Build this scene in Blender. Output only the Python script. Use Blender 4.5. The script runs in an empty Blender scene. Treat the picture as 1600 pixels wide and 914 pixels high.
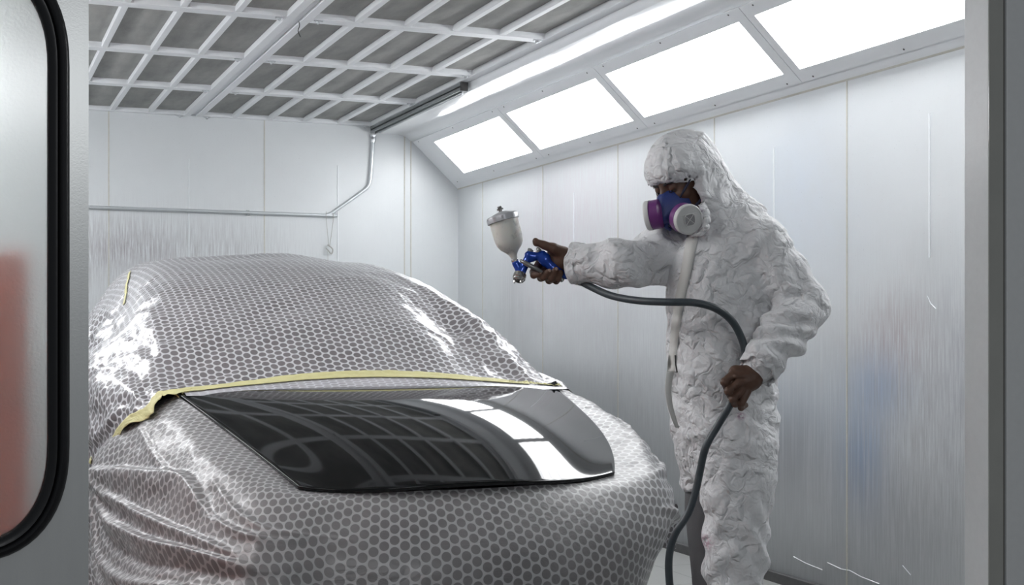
import bpy, bmesh, math, random
import numpy as np
from mathutils import Vector, Matrix, noise as mnoise
from mathutils.bvhtree import BVHTree

SC = bpy.context.scene
COL = SC.collection
PI = math.pi
random.seed(7); RNG = np.random.default_rng(7)

# ------------------------------------------------------------------ camera
TH = 0.386; FPX = 2114.75; HZ = 513.1; HC = 1.17345
cam = bpy.data.cameras.new('camera'); cam_o = bpy.data.objects.new('camera', cam); COL.objects.link(cam_o)
cam.sensor_width = 36; cam.lens = FPX / 1600 * 36; cam.shift_y = (HZ - 457) / 1600
cam_o.location = (0, 0, HC); cam_o.rotation_euler = (PI / 2, 0, -TH)
cam.clip_start = 0.05
SC.camera = cam_o

# ------------------------------------------------------------------ world, exposure, lamp strengths
SC.view_settings.view_transform = 'Standard'; SC.view_settings.look = 'None'
SC.view_settings.gamma = 1; SC.view_settings.use_curve_mapping = False
SC.view_settings.exposure = 0.0
w = bpy.data.worlds.new('world'); SC.world = w; w.use_nodes = True
w.node_tree.nodes['Background'].inputs[0].default_value = (0.80, 0.86, 0.92, 1)
w.node_tree.nodes['Background'].inputs[1].default_value = 0.17
BOOTH_LIGHT = 11.5          # emission of the booth's own light panels
HALL_LIGHT = 55            # lamp of the hall in front of the booth (watts)
la = bpy.data.lights.new('hall_lamp', 'AREA'); la.shape = 'RECTANGLE'; la.size = 2.2; la.size_y = 0.35; la.energy = HALL_LIGHT
la.color = (0.95, 0.98, 1.0)
lo = bpy.data.objects.new('hall_lamp', la); COL.objects.link(lo)
lo.location = (0.5, -2.6, 2.62); lo.rotation_euler = (math.radians(35), 0, 0)

# ------------------------------------------------------------------ sizes of the booth (metres)
D = 9.718; XR = 3.505; XL = -0.476; XC = 1.5145; CZ = 2.673; YF = 2.95
SLZ = 2.234; SX = 3.083; SZ = 2.625          # slope: foot on the wall, head at the soffit

# ------------------------------------------------------------------ helpers
def tag(o, label=None, cat=None, group=None, kind=None):
    if label: o['label'] = label
    if cat: o['category'] = cat
    if group: o['group'] = group
    if kind: o['kind'] = kind
    return o
def empty(name, loc=(0, 0, 0), rz=0):
    o = bpy.data.objects.new(name, None); COL.objects.link(o)
    o.location = loc; o.rotation_euler = (0, 0, rz); o.empty_display_size = 0.1
    return o
def mesh_obj(name, verts, faces, mat, parent=None, smooth=False, uv=None):
    me = bpy.data.meshes.new(name)
    me.from_pydata([tuple(v) for v in verts], [], [tuple(int(i) for i in f) for f in faces])
    me.validate(); me.update()
    if uv is not None:
        lay = me.uv_layers.new(name='UVMap')
        vi = np.empty(len(me.loops), dtype=np.int32); me.loops.foreach_get('vertex_index', vi)
        lay.data.foreach_set('uv', np.asarray(uv, dtype=np.float32)[vi].ravel())
    if smooth: me.polygons.foreach_set('use_smooth', [True] * len(me.polygons))
    if mat: me.materials.append(mat)
    o = bpy.data.objects.new(name, me); COL.objects.link(o)
    if parent: o.parent = parent
    return o
class MB:
    def __init__(s): s.v = []; s.f = []
    def add(s, vs, fs):
        n = len(s.v); s.v += [tuple(v) for v in vs]; s.f += [tuple(i + n for i in f) for f in fs]; return s
    def box(s, x0, x1, y0, y1, z0, z1):
        return s.add([(x0,y0,z0),(x1,y0,z0),(x1,y1,z0),(x0,y1,z0),(x0,y0,z1),(x1,y0,z1),(x1,y1,z1),(x0,y1,z1)],
                     [(0,3,2,1),(4,5,6,7),(0,1,5,4),(1,2,6,5),(2,3,7,6),(3,0,4,7)])
    def prism(s, poly, a, b):       # poly in (x, z), extruded in y from a to b
        n = len(poly)
        vs = [(p[0], a, p[1]) for p in poly] + [(p[0], b, p[1]) for p in poly]
        fs = [tuple(range(n)), tuple(range(2*n-1, n-1, -1))] + [(i, i+n, (i+1) % n + n, (i+1) % n) for i in range(n)]
        return s.add(vs, fs)
    def lathe(s, prof, seg=40, M=Matrix.Identity(4), rmod=None):   # prof: (r, h) along local z
        vs = []; fs = []
        for k, (r, h) in enumerate(prof):
            for i in range(seg):
                a = 2*PI*i/seg; rr = r * (rmod(k, i) if rmod else 1)
                vs.append(tuple(M @ Vector((rr*math.cos(a), rr*math.sin(a), h))))
        for k in range(len(prof)-1):
            for i in range(seg):
                j = (i+1) % seg
                fs.append((k*seg+i, k*seg+j, (k+1)*seg+j, (k+1)*seg+i))
        fs.append(tuple(range(seg-1, -1, -1))); fs.append(tuple((len(prof)-1)*seg+i for i in range(seg)))
        return s.add(vs, fs)
    def tube(s, pts, rad, seg=14):
        pts = [Vector(p) for p in pts]; n = len(pts)
        rad = rad if hasattr(rad, '__len__') else [rad]*n
        T = [(pts[min(i+1, n-1)] - pts[max(i-1, 0)]).normalized() for i in range(n)]
        ref = Vector((0, 0, 1)) if abs(T[0].z) < .9 else Vector((1, 0, 0))
        N = (ref - T[0]*ref.dot(T[0])).normalized(); vs = []; fs = []
        for i in range(n):
            N = (N - T[i]*N.dot(T[i])).normalized(); B = T[i].cross(N)
            for k in range(seg):
                a = 2*PI*k/seg; vs.append(tuple(pts[i] + (N*math.cos(a) + B*math.sin(a))*rad[i]))
        for i in range(n-1):
            for k in range(seg):
                j = (k+1) % seg; fs.append((i*seg+k, i*seg+j, (i+1)*seg+j, (i+1)*seg+k))
        fs.append(tuple(range(seg-1, -1, -1))); fs.append(tuple((n-1)*seg+k for k in range(seg)))
        return s.add(vs, fs)
    def build(s, name, mat, parent=None, smooth=False, bevel=0):
        o = mesh_obj(name, s.v, s.f, mat, parent, smooth)
        if bevel:
            m = o.modifiers.new('bevel', 'BEVEL'); m.width = bevel; m.segments = 2; m.limit_method = 'ANGLE'
        if smooth: auto_smooth(o)
        return o
def auto_smooth(o, ang=40):
    me = o.data; bm = bmesh.new(); bm.from_mesh(me)
    bmesh.ops.recalc_face_normals(bm, faces=bm.faces)
    for e in bm.edges:
        if len(e.link_faces) == 2: e.smooth = e.calc_face_angle(0) < math.radians(ang)
    bm.to_mesh(me); bm.free()
def struct(name, mb, mat, parent=None, **k):
    o = mb.build(name, mat, parent, **k)
    if parent is None: o['kind'] = 'structure'
    return o
def catmull(pts, n):
    P = np.array(pts, float); m = len(P)
    P2 = np.vstack([2*P[0]-P[1], P, 2*P[-1]-P[-2]])
    out = []
    for t in np.linspace(0, m-1, n):
        i = min(int(t), m-2); f = t-i; a, b, c, d = P2[i:i+4]
        out.append(0.5*((2*b)+(-a+c)*f+(2*a-5*b+4*c-d)*f*f+(-a+3*b-3*c+d)*f**3))
    return np.array(out)
def smooth_interp(x, xs, ys):       # monotone-ish cubic through a table
    xs = np.array(xs, float); ys = np.array(ys, float)
    d = np.diff(ys)/np.diff(xs); m = np.zeros(len(xs))
    m[1:-1] = np.where(d[1:]*d[:-1] > 0, 2*d[1:]*d[:-1]/(d[1:]+d[:-1]+1e-12), 0); m[0] = d[0]; m[-1] = d[-1]
    x = np.clip(x, xs[0], xs[-1]); i = np.clip(np.searchsorted(xs, x)-1, 0, len(xs)-2)
    h = xs[i+1]-xs[i]; t = (x-xs[i])/h
    return (2*t**3-3*t**2+1)*ys[i]+(t**3-2*t**2+t)*h*m[i]+(-2*t**3+3*t**2)*ys[i+1]+(t**3-t**2)*h*m[i+1]

# ------------------------------------------------------------------ materials
class NT:
    def __init__(s, name):
        s.m = bpy.data.materials.new(name); s.m.use_nodes = True; s.t = s.m.node_tree; s.n = s.t.nodes
        s.b = s.n['Principled BSDF']
    def node(s, ty, **k):
        n = s.n.new(ty)
        for a, v in k.items(): setattr(n, a, v)
        return n
    def link(s, a, b): s.t.links.new(a, b)
    def val(s, x, sock):
        if hasattr(x, 'links') or isinstance(x, bpy.types.NodeSocket): s.link(x, sock)
        else: sock.default_value = x
    def math(s, op, a, b=0.0, c=None, clamp=False):
        n = s.node('ShaderNodeMath', operation=op); n.use_clamp = clamp
        s.val(a, n.inputs[0]); s.val(b, n.inputs[1])
        if c is not None: s.val(c, n.inputs[2])
        return n.outputs[0]
    def mix(s, f, a, b):
        n = s.node('ShaderNodeMix', data_type='RGBA'); s.val(f, n.inputs[0])
        s.val(a if not isinstance(a, tuple) else (*a, 1)[:4], n.inputs[6]); s.val(b if not isinstance(b, tuple) else (*b, 1)[:4], n.inputs[7])
        return n.outputs[2]
    def coord(s, which='Object'): return s.node('ShaderNodeTexCoord').outputs[which]
    def mapping(s, v, scale=(1,1,1), rot=(0,0,0), loc=(0,0,0)):
        n = s.node('ShaderNodeMapping'); s.link(v, n.inputs[0]); n.inputs['Scale'].default_value = scale
        n.inputs['Rotation'].default_value = rot; n.inputs['Location'].default_value = loc; return n.outputs[0]
    def noise(s, v, scale=5, detail=3, rough=.5, dist=0, out='Fac'):
        n = s.node('ShaderNodeTexNoise'); s.link(v, n.inputs['Vector']); n.inputs['Scale'].default_value = scale
        n.inputs['Detail'].default_value = detail; n.inputs['Roughness'].default_value = rough; n.inputs['Distortion'].default_value = dist
        return n.outputs[out]
    def ramp(s, f, stops):
        n = s.node('ShaderNodeValToRGB'); s.val(f, n.inputs[0]); e = n.color_ramp.elements
        while len(e) < len(stops): e.new(.5)
        for el, (p, c) in zip(e, stops): el.position = p; el.color = (*c, 1) if isinstance(c, tuple) else (c, c, c, 1)
        return n.outputs[0]
    def maprange(s, v, a, b, c=0, d=1):
        n = s.node('ShaderNodeMapRange'); s.val(v, n.inputs[0])
        for i, x in enumerate((a, b, c, d)): n.inputs[i+1].default_value = x
        return n.outputs[0]
    def bump(s, h, strength=.3, dist=.01, prev=None):
        n = s.node('ShaderNodeBump'); s.val(h, n.inputs['Height']); n.inputs['Strength'].default_value = strength
        n.inputs['Distance'].default_value = dist
        if prev is not None: s.link(prev, n.inputs['Normal'])
        return n.outputs[0]
    def set(s, **k):
        for a, v in k.items():
            sock = s.b.inputs[a.replace('_', ' ')]
            if isinstance(v, tuple) and len(v) == 3: v = (*v, 1)
            s.val(v, sock)
        return s
    def sep(s, v):
        n = s.node('ShaderNodeSeparateXYZ'); s.link(v, n.inputs[0]); return n.outputs

def simple(name, col, rough=.5, metal=0, nscale=0, namp=.1, coat=0, bump=0, bscale=60):
    t = NT(name); c = t.coord()
    if nscale:
        f = t.noise(c, nscale, 4, .6)
        lo = tuple(x*(1-namp) for x in col); hi = tuple(min(1, x*(1+namp)) for x in col)
        t.set(Base_Color=t.mix(f, lo, hi))
    else: t.set(Base_Color=col)
    t.set(Roughness=rough, Metallic=metal)
    if coat: t.set(Coat_Weight=coat, Coat_Roughness=.08)
    if bump: t.set(Normal=t.bump(t.noise(c, bscale, 3), bump, .003))
    return t.m

def gauss(t, a, b, ca, cb, sa, sb):
    u = t.math('DIVIDE', t.math('SUBTRACT', a, ca), sa); v = t.math('DIVIDE', t.math('SUBTRACT', b, cb), sb)
    q = t.math('ADD', t.math('MULTIPLY', u, u), t.math('MULTIPLY', v, v))
    return t.math('EXPONENT', t.math('MULTIPLY', q, -1.0))
def wall_mat(name, axis, stains, base=(.66, .685, .70), rough=.33, dirt=.5):
    """painted steel booth wall; axis = object coordinate along the wall"""
    t = NT(name); o = t.sep(t.coord()); A = o[axis]; Z = o[2]
    comb = t.node('ShaderNodeCombineXYZ'); t.link(A, comb.inputs[0]); t.link(Z, comb.inputs[1]); P = comb.outputs[0]
    streak = t.maprange(t.noise(t.mapping(P, (150, 5, 1)), 1, 5, .7), .40, .62)
    drip = t.maprange(t.noise(t.mapping(P, (60, 1.2, 1)), 1, 4, .6), .50, .66)
    cloud = t.noise(P, 2.2, 5, .6)
    col = t.mix(t.maprange(cloud, .3, .75), tuple(x*.97 for x in base), tuple(x*1.03 for x in base))
    for (ca, cb, sa, sb, c, am, kind) in stains:
        g = gauss(t, A, Z, ca, cb, sa, sb)
        k = {'s': streak, 'd': t.math('SUBTRACT', 1.0, t.math('MULTIPLY', drip, .65)), 'c': t.maprange(cloud, .2, .7)}[kind]
        col = t.mix(t.math('MULTIPLY', t.math('MULTIPLY', g, k), am, clamp=True), col, c)
    # overspray dust settled on the lower part of the wall, broken up
    low = t.maprange(t.math('ADD', Z, t.math('MULTIPLY', cloud, .7)), 1.75, .35)
    f = t.math('MULTIPLY', low, t.math('MULTIPLY', t.math('ADD', .6, t.math('MULTIPLY', streak, .18)), dirt))
    col = t.mix(f, col, (.27, .28, .285))
    sp = t.maprange(t.noise(P, 130, 2, .5), .70, .74)
    col = t.mix(t.math('MULTIPLY', sp, .35), col, (.3, .3, .3))
    t.set(Base_Color=col, Roughness=t.math('ADD', rough, t.math('MULTIPLY', low, .1)), Specular_IOR_Level=.5)
    n1 = t.bump(t.noise(P, 3.0, 2), .25, .01); t.set(Normal=t.bump(t.noise(t.mapping(P, (60, 4, 1)), 1, 3), .06, .004, n1))
    return t.m

GREY = (.30, .29, .31); BLUE = (.22, .34, .56); RED = (.42, .24, .26); PINK = (.62, .52, .58)
M_right = wall_mat('booth_wall_paint_right', 1, [
    (8.1, 1.72, .55, .45, PINK, .55, 's'), (7.3, 1.75, .8, .6, PINK, .45, 's'), (8.6, 1.35, .25, .5, GREY, .3, 'd'),
    (4.50, 1.12, .22, .16, RED, .55, 's'), (4.62, .93, .20, .14, BLUE, .55, 'd'), (4.72, .62, .16, .22, BLUE, .85, 'd'),
    (5.2, .75, .45, .25, (.33, .42, .52), .55, 'd'), (4.12, .98, .20, .35, (.34, .36, .46), .4, 's'),
    (5.2, 1.75, .5, .4, (.60, .68, .80), .5, 'c'), (6.4, 1.0, 1.0, .5, (.5, .51, .55), .5, 's'), (4.4, .7, .5, .5, GREY, .5, 's'), (5.25, .62, .35, .22, GREY, .55, 'd'), (4.55, .35, .5, .25, GREY, .4, 'd')], dirt=.85)
M_back = wall_mat('booth_wall_paint_back', 0, [
    (1.05, 1.74, .38, .20, (.27, .24, .26), .8, 's'), (1.7, 1.72, .55, .22, (.33, .31, .33), .55, 's'), (.5, 1.6, .4, .3, (.33, .31, .33), .6, 's')])
M_left = wall_mat('booth_wall_paint_left', 1, [(5.0, 1.2, 1.5, .5, PINK, .4, 's')])
M_white = simple('white_enamel', (.78, .80, .82), .30, nscale=9, namp=.04)
M_soffit = NT('glossy_white_soffit'); _c = M_soffit.coord()
M_soffit.set(Base_Color=(.78, .80, .82), Roughness=.10, Specular_IOR_Level=.9, Normal=M_soffit.bump(M_soffit.noise(M_soffit.mapping(_c, (3, 1.2, 1)), 1.1, 1, .3), .35, .03))
M_soffit = M_soffit.m
M_frame = simple('white_grid_paint', (.78, .80, .82), .38, nscale=14, namp=.03)
M_seal = simple('sealant', (.58, .57, .52), .6, nscale=40, namp=.15)
M_rib = simple('rib_edge', (.82, .85, .87), .25)
M_base = simple('baseboard_grey', (.13, .13, .13), .6, nscale=30, namp=.3)
M_galv = simple('galvanised_steel', (.34, .36, .37), .38, .8, 20, .15)
M_pipe = simple('conduit_steel', (.66, .69, .71), .30, .6, 20, .08)
M_zinc = simple('zinc', (.62, .64, .66), .3, .9)
M_dark = simple('dark_plastic', (.03, .03, .03), .5)
M_screw = simple('screw_head', (.12, .12, .12), .4, .7)
t = NT('filter_cloth'); c = t.coord()
t.set(Base_Color=t.mix(t.maprange(t.noise(t.mapping(c, (5, 1.3, 1)), 1.6, 5, .6), .3, .7), (.27, .275, .265), (.42, .42, .40)), Roughness=.95,
      Normal=t.bump(t.noise(c, 220, 3), .5, .003))
M_filter = t.m
t = NT('light_diffuser'); o = t.sep(t.coord())
ph = t.math('SINE', t.math('MULTIPLY', o[0], 2*PI*4))      # four tubes behind the pane, o[0] runs 0..1 across
em = t.math('ADD', BOOTH_LIGHT, t.math('MULTIPLY', ph, BOOTH_LIGHT*.45))
t.set(Base_Color=(.8, .8, .8), Emission_Color=(.97, .985, 1.0), Emission_Strength=em, Roughness=.2)
M_light = t.m
t = NT('floor_tile'); c = t.coord()
br = t.node('ShaderNodeTexBrick'); t.link(c, br.inputs[0]); br.offset = 0; br.inputs['Scale'].default_value = 2.2
br.inputs['Brick Width'].default_value = 1; br.inputs['Row Height'].default_value = 1; br.inputs['Mortar Size'].default_value = .006
br.inputs['Color1'].default_value = (.44, .45, .44, 1); br.inputs['Color2'].default_value = (.41, .42, .41, 1); br.inputs['Mortar'].default_value = (.22, .22, .22, 1)
t.set(Base_Color=t.mix(t.math('MULTIPLY', t.noise(c, 6, 5, .7), .35), br.outputs[0], (.3, .3, .3)), Roughness=.5)
M_floor = t.m

# ------------------------------------------------------------------ structure
struct('floor', MB().box(XL-.2, XR+.2, YF, D+.3, -.1, 0), M_floor)
struct('floor', MB().box(-4, 6, -4.5, YF, -.1, -.002), simple('hall_concrete', (.13, .13, .13), .7, nscale=5, namp=.2))
struct('ceiling', MB().box(XL-.2, XR+.2, YF-.1, D+.2, CZ+.12, CZ+.22), M_filter)
wb = struct('wall_back', MB().box(XL-.2, XR+.2, D, D+.12, 0, CZ+.15), M_back)
wr = struct('wall_right', MB().box(XR, XR+.12, YF-.05, D, 0, SLZ+.35), M_right)
wl = struct('wall_left', MB().box(XL-.12, XL, YF-.05, D, 0, SLZ+.35), M_left)
def strips(parent, items, name, mat):
    mb = MB()
    for b in items: mb.box(*b)
    return mb.build(name, mat, parent)
strips(wb, [(x-.004, x+.004, D-.003, D+.01, 0, CZ) for x in (.94-1.09, .94, 2.021, 3.078, 3.128)], 'panel_seam', M_seal)
strips(wb, [(x-.003, x+.003, D-.005, D+.01, 1.3, CZ-.3) for x in (.40, 1.485, 2.565)], 'panel_rib', M_rib)
strips(wr, [(XR-.003, XR+.01, y-.004, y+.004, 0, SLZ) for y in (3.73, 4.82, 5.92, 7.0, 8.09, 9.19)], 'panel_seam', M_seal)
strips(wr, [(XR-.005, XR+.01, y-.003, y+.003, 1.45, SLZ-.22) for y in (4.286, 5.379, 6.36, 7.606)], 'panel_rib', M_rib)
sc = MB()
for P3 in ([(5.22, .135), (5.12, .120), (5.00, .112)], [(4.96, .150), (4.86, .138), (4.80, .142), (4.72, .128), (4.60, .120)], [(4.45, .22), (4.40, .19)], [(4.30, 1.30), (4.28, 1.27), (4.25, 1.25)]):
    sc.tube([(XR-.001, y, z) for y, z in P3], .0022, 5)
sc.build('scrape_mark', M_rib, wr)
struct('baseboard_right', MB().box(XR-.03, XR, YF, D, 0, .045), M_base)
struct('baseboard_back', MB().box(XL, XR-.03, D-.03, D, 0, .045), M_base)
# soffit and sloping light wall, both sides
for sgn, nm in ((1, 'right'), (-1, 'left')):
    X = lambda x: XC + sgn*(x-XC)
    # soffit: from the filter frames to the slope, rounded over into it
    prof = [(2.85, CZ+.02), (2.872, CZ+.02), (2.872, CZ-.02), (2.885, SZ+.004), (2.93, SZ), (3.02, SZ-.001), (3.06, SZ-.006), (3.09, SZ-.018), (3.112, SZ-.032), (3.131, SZ-.0475)]
    top = [(3.62, SZ-.05), (3.62, CZ+.14), (2.85, CZ+.14)]
    poly = [(X(a), b) for a, b in prof+top]
    struct('trim_1' if sgn > 0 else 'trim_2', MB().prism(poly, YF, D), M_soffit, smooth=True)
    # slope backing
    poly = [(X(3.128), SZ-.038), (X(XR), SLZ), (X(XR+.12), SLZ), (X(XR+.12), SZ-.03)]
    struct('wall_slope_'+nm, MB().prism(poly, YF, D), M_white)
    struct('trim_3' if sgn > 0 else 'trim_4', MB().prism([(X(XR-.002), SLZ-.003), (X(XR+.02), SLZ-.003), (X(XR+.02), SLZ+.01), (X(XR-.008), SLZ+.004)], YF, D), M_seal)

# light fixtures on the slope: every panel is one thing
SL = math.hypot(XR-3.083, SLZ-SZ); ux, uz = (3.083-XR)/SL, (SZ-SLZ)/SL       # up-slope unit; inward normal (-uz, ux)->
def slope_pt(s, y, h, sgn):      # s up the slope from its foot, h out of the slope into the room
    x = XR + ux*s - uz*h; z = SLZ + uz*s + ux*h
    return (XC + sgn*(x-XC), y, z)
def slope_box(mb, s0, s1, y0, y1, h0, h1, sgn):
    P = [slope_pt(s, y, h, sgn) for h in (h0, h1) for (s, y) in ((s0,y0),(s1,y0),(s1,y1),(s0,y1))]
    mb.add(P, [(0,3,2,1),(4,5,6,7),(0,1,5,4),(1,2,6,5),(2,3,7,6),(3,0,4,7)])
lab_r = {0: 'farthest light panel on the right sloping wall, next to the back wall', 1: 'second light panel from the back wall, above the spray gun',
         2: 'third light panel from the back wall, above and left of the painter\'s hood', 3: 'large light panel cut by the right door jamb and top of photo', 4: 'right light panel nearest the booth door, outside the photo'}
edges = [9.37+.43, 7.955, 6.54, 5.08, 3.65, 2.96]
def fixture(k, sgn):
    y1, y0 = edges[k], edges[k+1]
    lit1 = {0: 9.31}.get(k, y1-.055); lit0 = y0+.073
    e = empty('light_panel', slope_pt(0, (y0+y1)/2, 0, sgn))
    inv = lambda p: tuple(Vector(p)-e.location)
    y1 = min(y1, D-.01) if k else 9.66
    mb = MB(); S0, S1, L0, L1 = .058, .505, .125, .441
    h0, h1 = .004, .012
    slope_box(mb, S0, L0, y0+.002, y1-.002, h0, h1, sgn); slope_box(mb, L1, S1, y0+.002, y1-.002, h0, h1, sgn)
    slope_box(mb, L0, L1, y0+.002, lit0, h0, h1, sgn); slope_box(mb, L0, L1, lit1, y1-.002, h0, h1, sgn)
    mb.v = [inv(v) for v in mb.v]; mb.build('frame', M_white, e)
    # diffuser, its own local axes: x across (0..1)
    a = Vector(slope_pt(L0, lit0, .005, sgn)); b = Vector(slope_pt(L1, lit0, .005, sgn)); c = Vector(slope_pt(L0, lit1, .005, sgn))
    Mx = Matrix.Identity(4)
    ex = b-a; ey = c-a; nrm = Vector(slope_pt(L0, lit0, .006, sgn))-a
    for i in range(3): Mx[i][0] = ex[i]; Mx[i][1] = ey[i]; Mx[i][2] = nrm[i]; Mx[i][3] = (a-e.location)[i]
    d = MB().add([(0,0,0),(1,0,0),(1,1,0),(0,1,0),(0,0,1),(1,0,1),(1,1,1),(0,1,1)],
                 [(0,3,2,1),(4,5,6,7),(0,1,5,4),(1,2,6,5),(2,3,7,6),(3,0,4,7)]).build('diffuser', M_light, e)
    d.matrix_local = Mx
    for yy in (y0+.10, (y0+y1)/2, y1-.10):
        for s in (.085-.012, .49):
            p = Vector(slope_pt(s, yy, h1+.0015, sgn))-e.location
            sm = MB(); sm.lathe([(.0045, -.001), (.004, .001)], 10, Matrix.Translation(p) @ Vector((-uz*sgn, 0, ux)).to_track_quat('Z', 'Y').to_matrix().to_4x4())
            sm.build('screw', M_screw, e)
    return e
for k in range(5):
    tag(fixture(k, 1), lab_r[k], 'light')
for k in range(5):
    tag(fixture(k, -1), 'light panel on the left sloping wall, hidden behind the left door leaf', 'light', 'light panels of the left wall')

# ceiling filter frames
def filter_frame(name='ceiling_filter'):
    e = empty(name)
    W, L = 1.311, 1.077; mb = MB(); zt, zb = .034, 0
    bw = .045
    mb.box(0, bw, 0, L, zb, zt); mb.box(W-bw, W, 0, L, zb, zt)
    mb.box(bw, W-bw, 0, .044, zb, zt); mb.box(bw, W-bw, L-.044, L, zb, zt)
    for i in range(1, 5):
        x = .255*i - .004
        mb.box(x, x+.032, .044, L-.044, zb+.003, zt)
    mb.build('frame', M_frame, e, bevel=.003)
    # sagging pads, one mesh of filter cloth
    n = 44; vs = []; fs = []
    for j in range(n+1):
        for i in range(n+1):
            x = bw+(W-2*bw)*i/n; y = .04+(L-.08)*j/n
            cell = abs(math.sin(PI*(x-bw+.03)/.255)); v = math.sin(PI*j/n)
            vs.append((x, y, zt-.006+.010*(1-cell)*min(1, v*3)-.004*cell*v))
    for j in range(n):
        for i in range(n):
            a = j*(n+1)+i; fs.append((a, a+1, a+n+2, a+n+1))
    mesh_obj('filter_pad', vs, fs, M_filter, e, True)
    # lip of crumpled white liner at the far end of each cell
    lp = MB()
    for i in range(5):
        x0 = .255*i+.045-.004*(i > 0); x1 = x0+.215
        m = 14
        for k in range(m):
            for s in (0, 1):
                pass
        vs = []; fs = []
        for k in range(m+1):
            x = x0+(x1-x0)*k/m; sag = .018*math.sin(PI*k/m)**.8+.003*math.sin(k*2.1+i)
            vs += [(x, L-.046-.018, zt+.012-sag*.3), (x, L-.044, zb+.004), (x, L-.046-sag*.55, zt*.45)]
        for k in range(m):
            a = 3*k; fs += [(a, a+3, a+5, a+2), (a+2, a+5, a+4, a+1)]
        lp.add(vs, fs)
    lp.build('liner_edge', M_frame, e, True)
    for x in (.075, W-.075):
        l = MB(); l.box(-.022, .022, -.008, .008, -.006, 0); l.lathe([(.011, -.012), (.011, -.004)], 12)
        l.box(-.004, .004, -.014, .014, -.016, -.010)
        lo_ = l.build('latch', M_zinc, e, bevel=.001); lo_.location = (x, L-.022, 0)
    return e
proto = filter_frame()
def copy_tree(o, parent=None):
    c = o.copy(); COL.objects.link(c)
    if parent: c.parent = parent
    for ch in list(o.children): copy_tree(ch, c)
    return c
rowname = {0: 'against the back wall', 1: 'second row from the back wall', 2: 'third row from the back wall', 3: 'fourth row from the back wall',
           4: 'fifth row from the back wall', 5: 'row nearest the booth door'}
first = True
for r in range(6):
    for side, x0 in (('right', 1.534), ('left', XC*2-1.534-1.311)):
        fobj = proto if first else copy_tree(proto); first = False
        y = D - 1.077*(r+1) - (0 if r else 0)
        fobj.location = (x0, y + .002, CZ)
        for a in ('label', 'category', 'group'):
            if a in fobj: del fobj[a]
        tag(fobj, f'white-framed grey ceiling filter, {side} half, {rowname[r]}', 'ceiling filter', 'ceiling filter frames')
struct('trim_5', MB().box(XC-.018, XC+.018, YF, D, CZ+.012, CZ+.04), M_frame)
struct('trim_6', MB().box(2.845, 2.87, YF, D, CZ+.004, CZ+.04).box(2*XC-2.87, 2*XC-2.845, YF, D, CZ+.004, CZ+.04), M_frame)
# short loose wire hanging at the joint of two frames
wv = MB().tube(catmull([(0, 0, 0), (.004, 0, -.02), (-.003, .002, -.045), (.008, 0, -.075)], 12), .0022, 8).build('loose_wire', M_dark, None, True)
wv.location = (1.525, 6.52, CZ)
tag(wv, 'short dark wire end dangling between the ceiling filter frames', 'wire')
# rail along the edge of the ceiling
e = empty('ceiling_rail', (2.845, 8.75, CZ-.052))
MB().box(-.034, .004, -1.0, .96, .022, .052).box(-.034, -.030, -1.0, .96, 0, .03).box(0, .004, -1.0, .96, 0, .03).build('channel', M_galv, e)
MB().box(-.037, .008, -1.02, -.998, -.004, .05).build('end_cap', M_dark, e, bevel=.002)
MB().lathe([(.006, -.02), (.006, .0)], 10, Matrix.Translation((-.015, -.985, 0))).build('bolt', M_zinc, e)
tag(e, 'grey steel channel rail along the right edge of the filter ceiling', 'rail')
# conduit on the back wall
yp = D-.018
path = [(XL+.004, 2.012), (.6, 2.006), (2.40, 2.002), (2.47, 2.004), (2.51, 2.018), (2.56, 2.052), (2.75, 2.19), (2.79, 2.228), (2.805, 2.27), (2.812, 2.33), (2.828, 2.565)]
mbp = MB(); pts = catmull([(x, yp, z) for x, z in path], 90); mbp.tube(pts, .0125, 16)
e = empty('conduit_pipe', (1.2, yp, 2.0)); mbp.v = [tuple(Vector(v)-e.location) for v in mbp.v]; mbp.build('pipe', M_pipe, e, True)
j = MB().lathe([(.016, -.022), (.018, -.012), (.018, .012), (.016, .022)], 18, Matrix.Translation((2.830, yp, 2.575)) @ Matrix.Rotation(.1, 4, 'Y'))
j.lathe([(.024, .02), (.024, .032)], 6, Matrix.Translation((2.830, yp, 2.575)))
j.v = [tuple(Vector(v)-e.location) for v in j.v]; j.build('coupling', M_zinc, e, True)
for x in (.75, 1.9):
    q = MB().box(x-.012, x+.012, yp-.015, D, 1.986, 1.990).box(x-.012, x+.012, yp+.012, D, 1.985, 2.022)
    q.v = [tuple(Vector(v)-e.location) for v in q.v]; q.build('clip', M_galv, e)
tag(e, 'galvanised conduit pipe bent across the upper back wall', 'pipe')
wv = MB()
X0 = 2.49
wv.tube(catmull([(X0-.02, yp-.01, 2.03), (X0-.022, yp-.02, 1.99), (X0-.015, yp-.018, 1.9), (X0-.006, yp-.012, 1.82), (X0, yp-.01, 1.78)], 24), .0022, 8)
wv.tube(catmull([(X0+.03, yp-.012, 2.02), (X0+.032, yp-.02, 1.985), (X0+.022, yp-.016, 1.9), (X0+.012, yp-.012, 1.82), (X0+.004, yp-.01, 1.77)], 24), .0024, 8)
wv.tube(catmull([(X0-.01, yp-.01, 1.785), (X0+.01, yp-.02, 1.77), (X0+.03, yp-.01, 1.75), (X0+.02, yp-.01, 1.72), (X0+.0, yp-.01, 1.74), (X0-.02, yp-.01, 1.76)], 24), .005, 8)
wv.tube(catmull([(X0-.01, yp-.01, 1.74), (X0-.008, yp-.012, 1.68), (X0-.014, yp-.01, 1.58)], 12), .0016, 6)
wv = wv.build('hanging_cord', simple('cord_grey', (.42, .42, .40), .7), None, True)
tag(wv, 'thin knotted cords looped over the conduit pipe on the back wall', 'cord')

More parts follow.
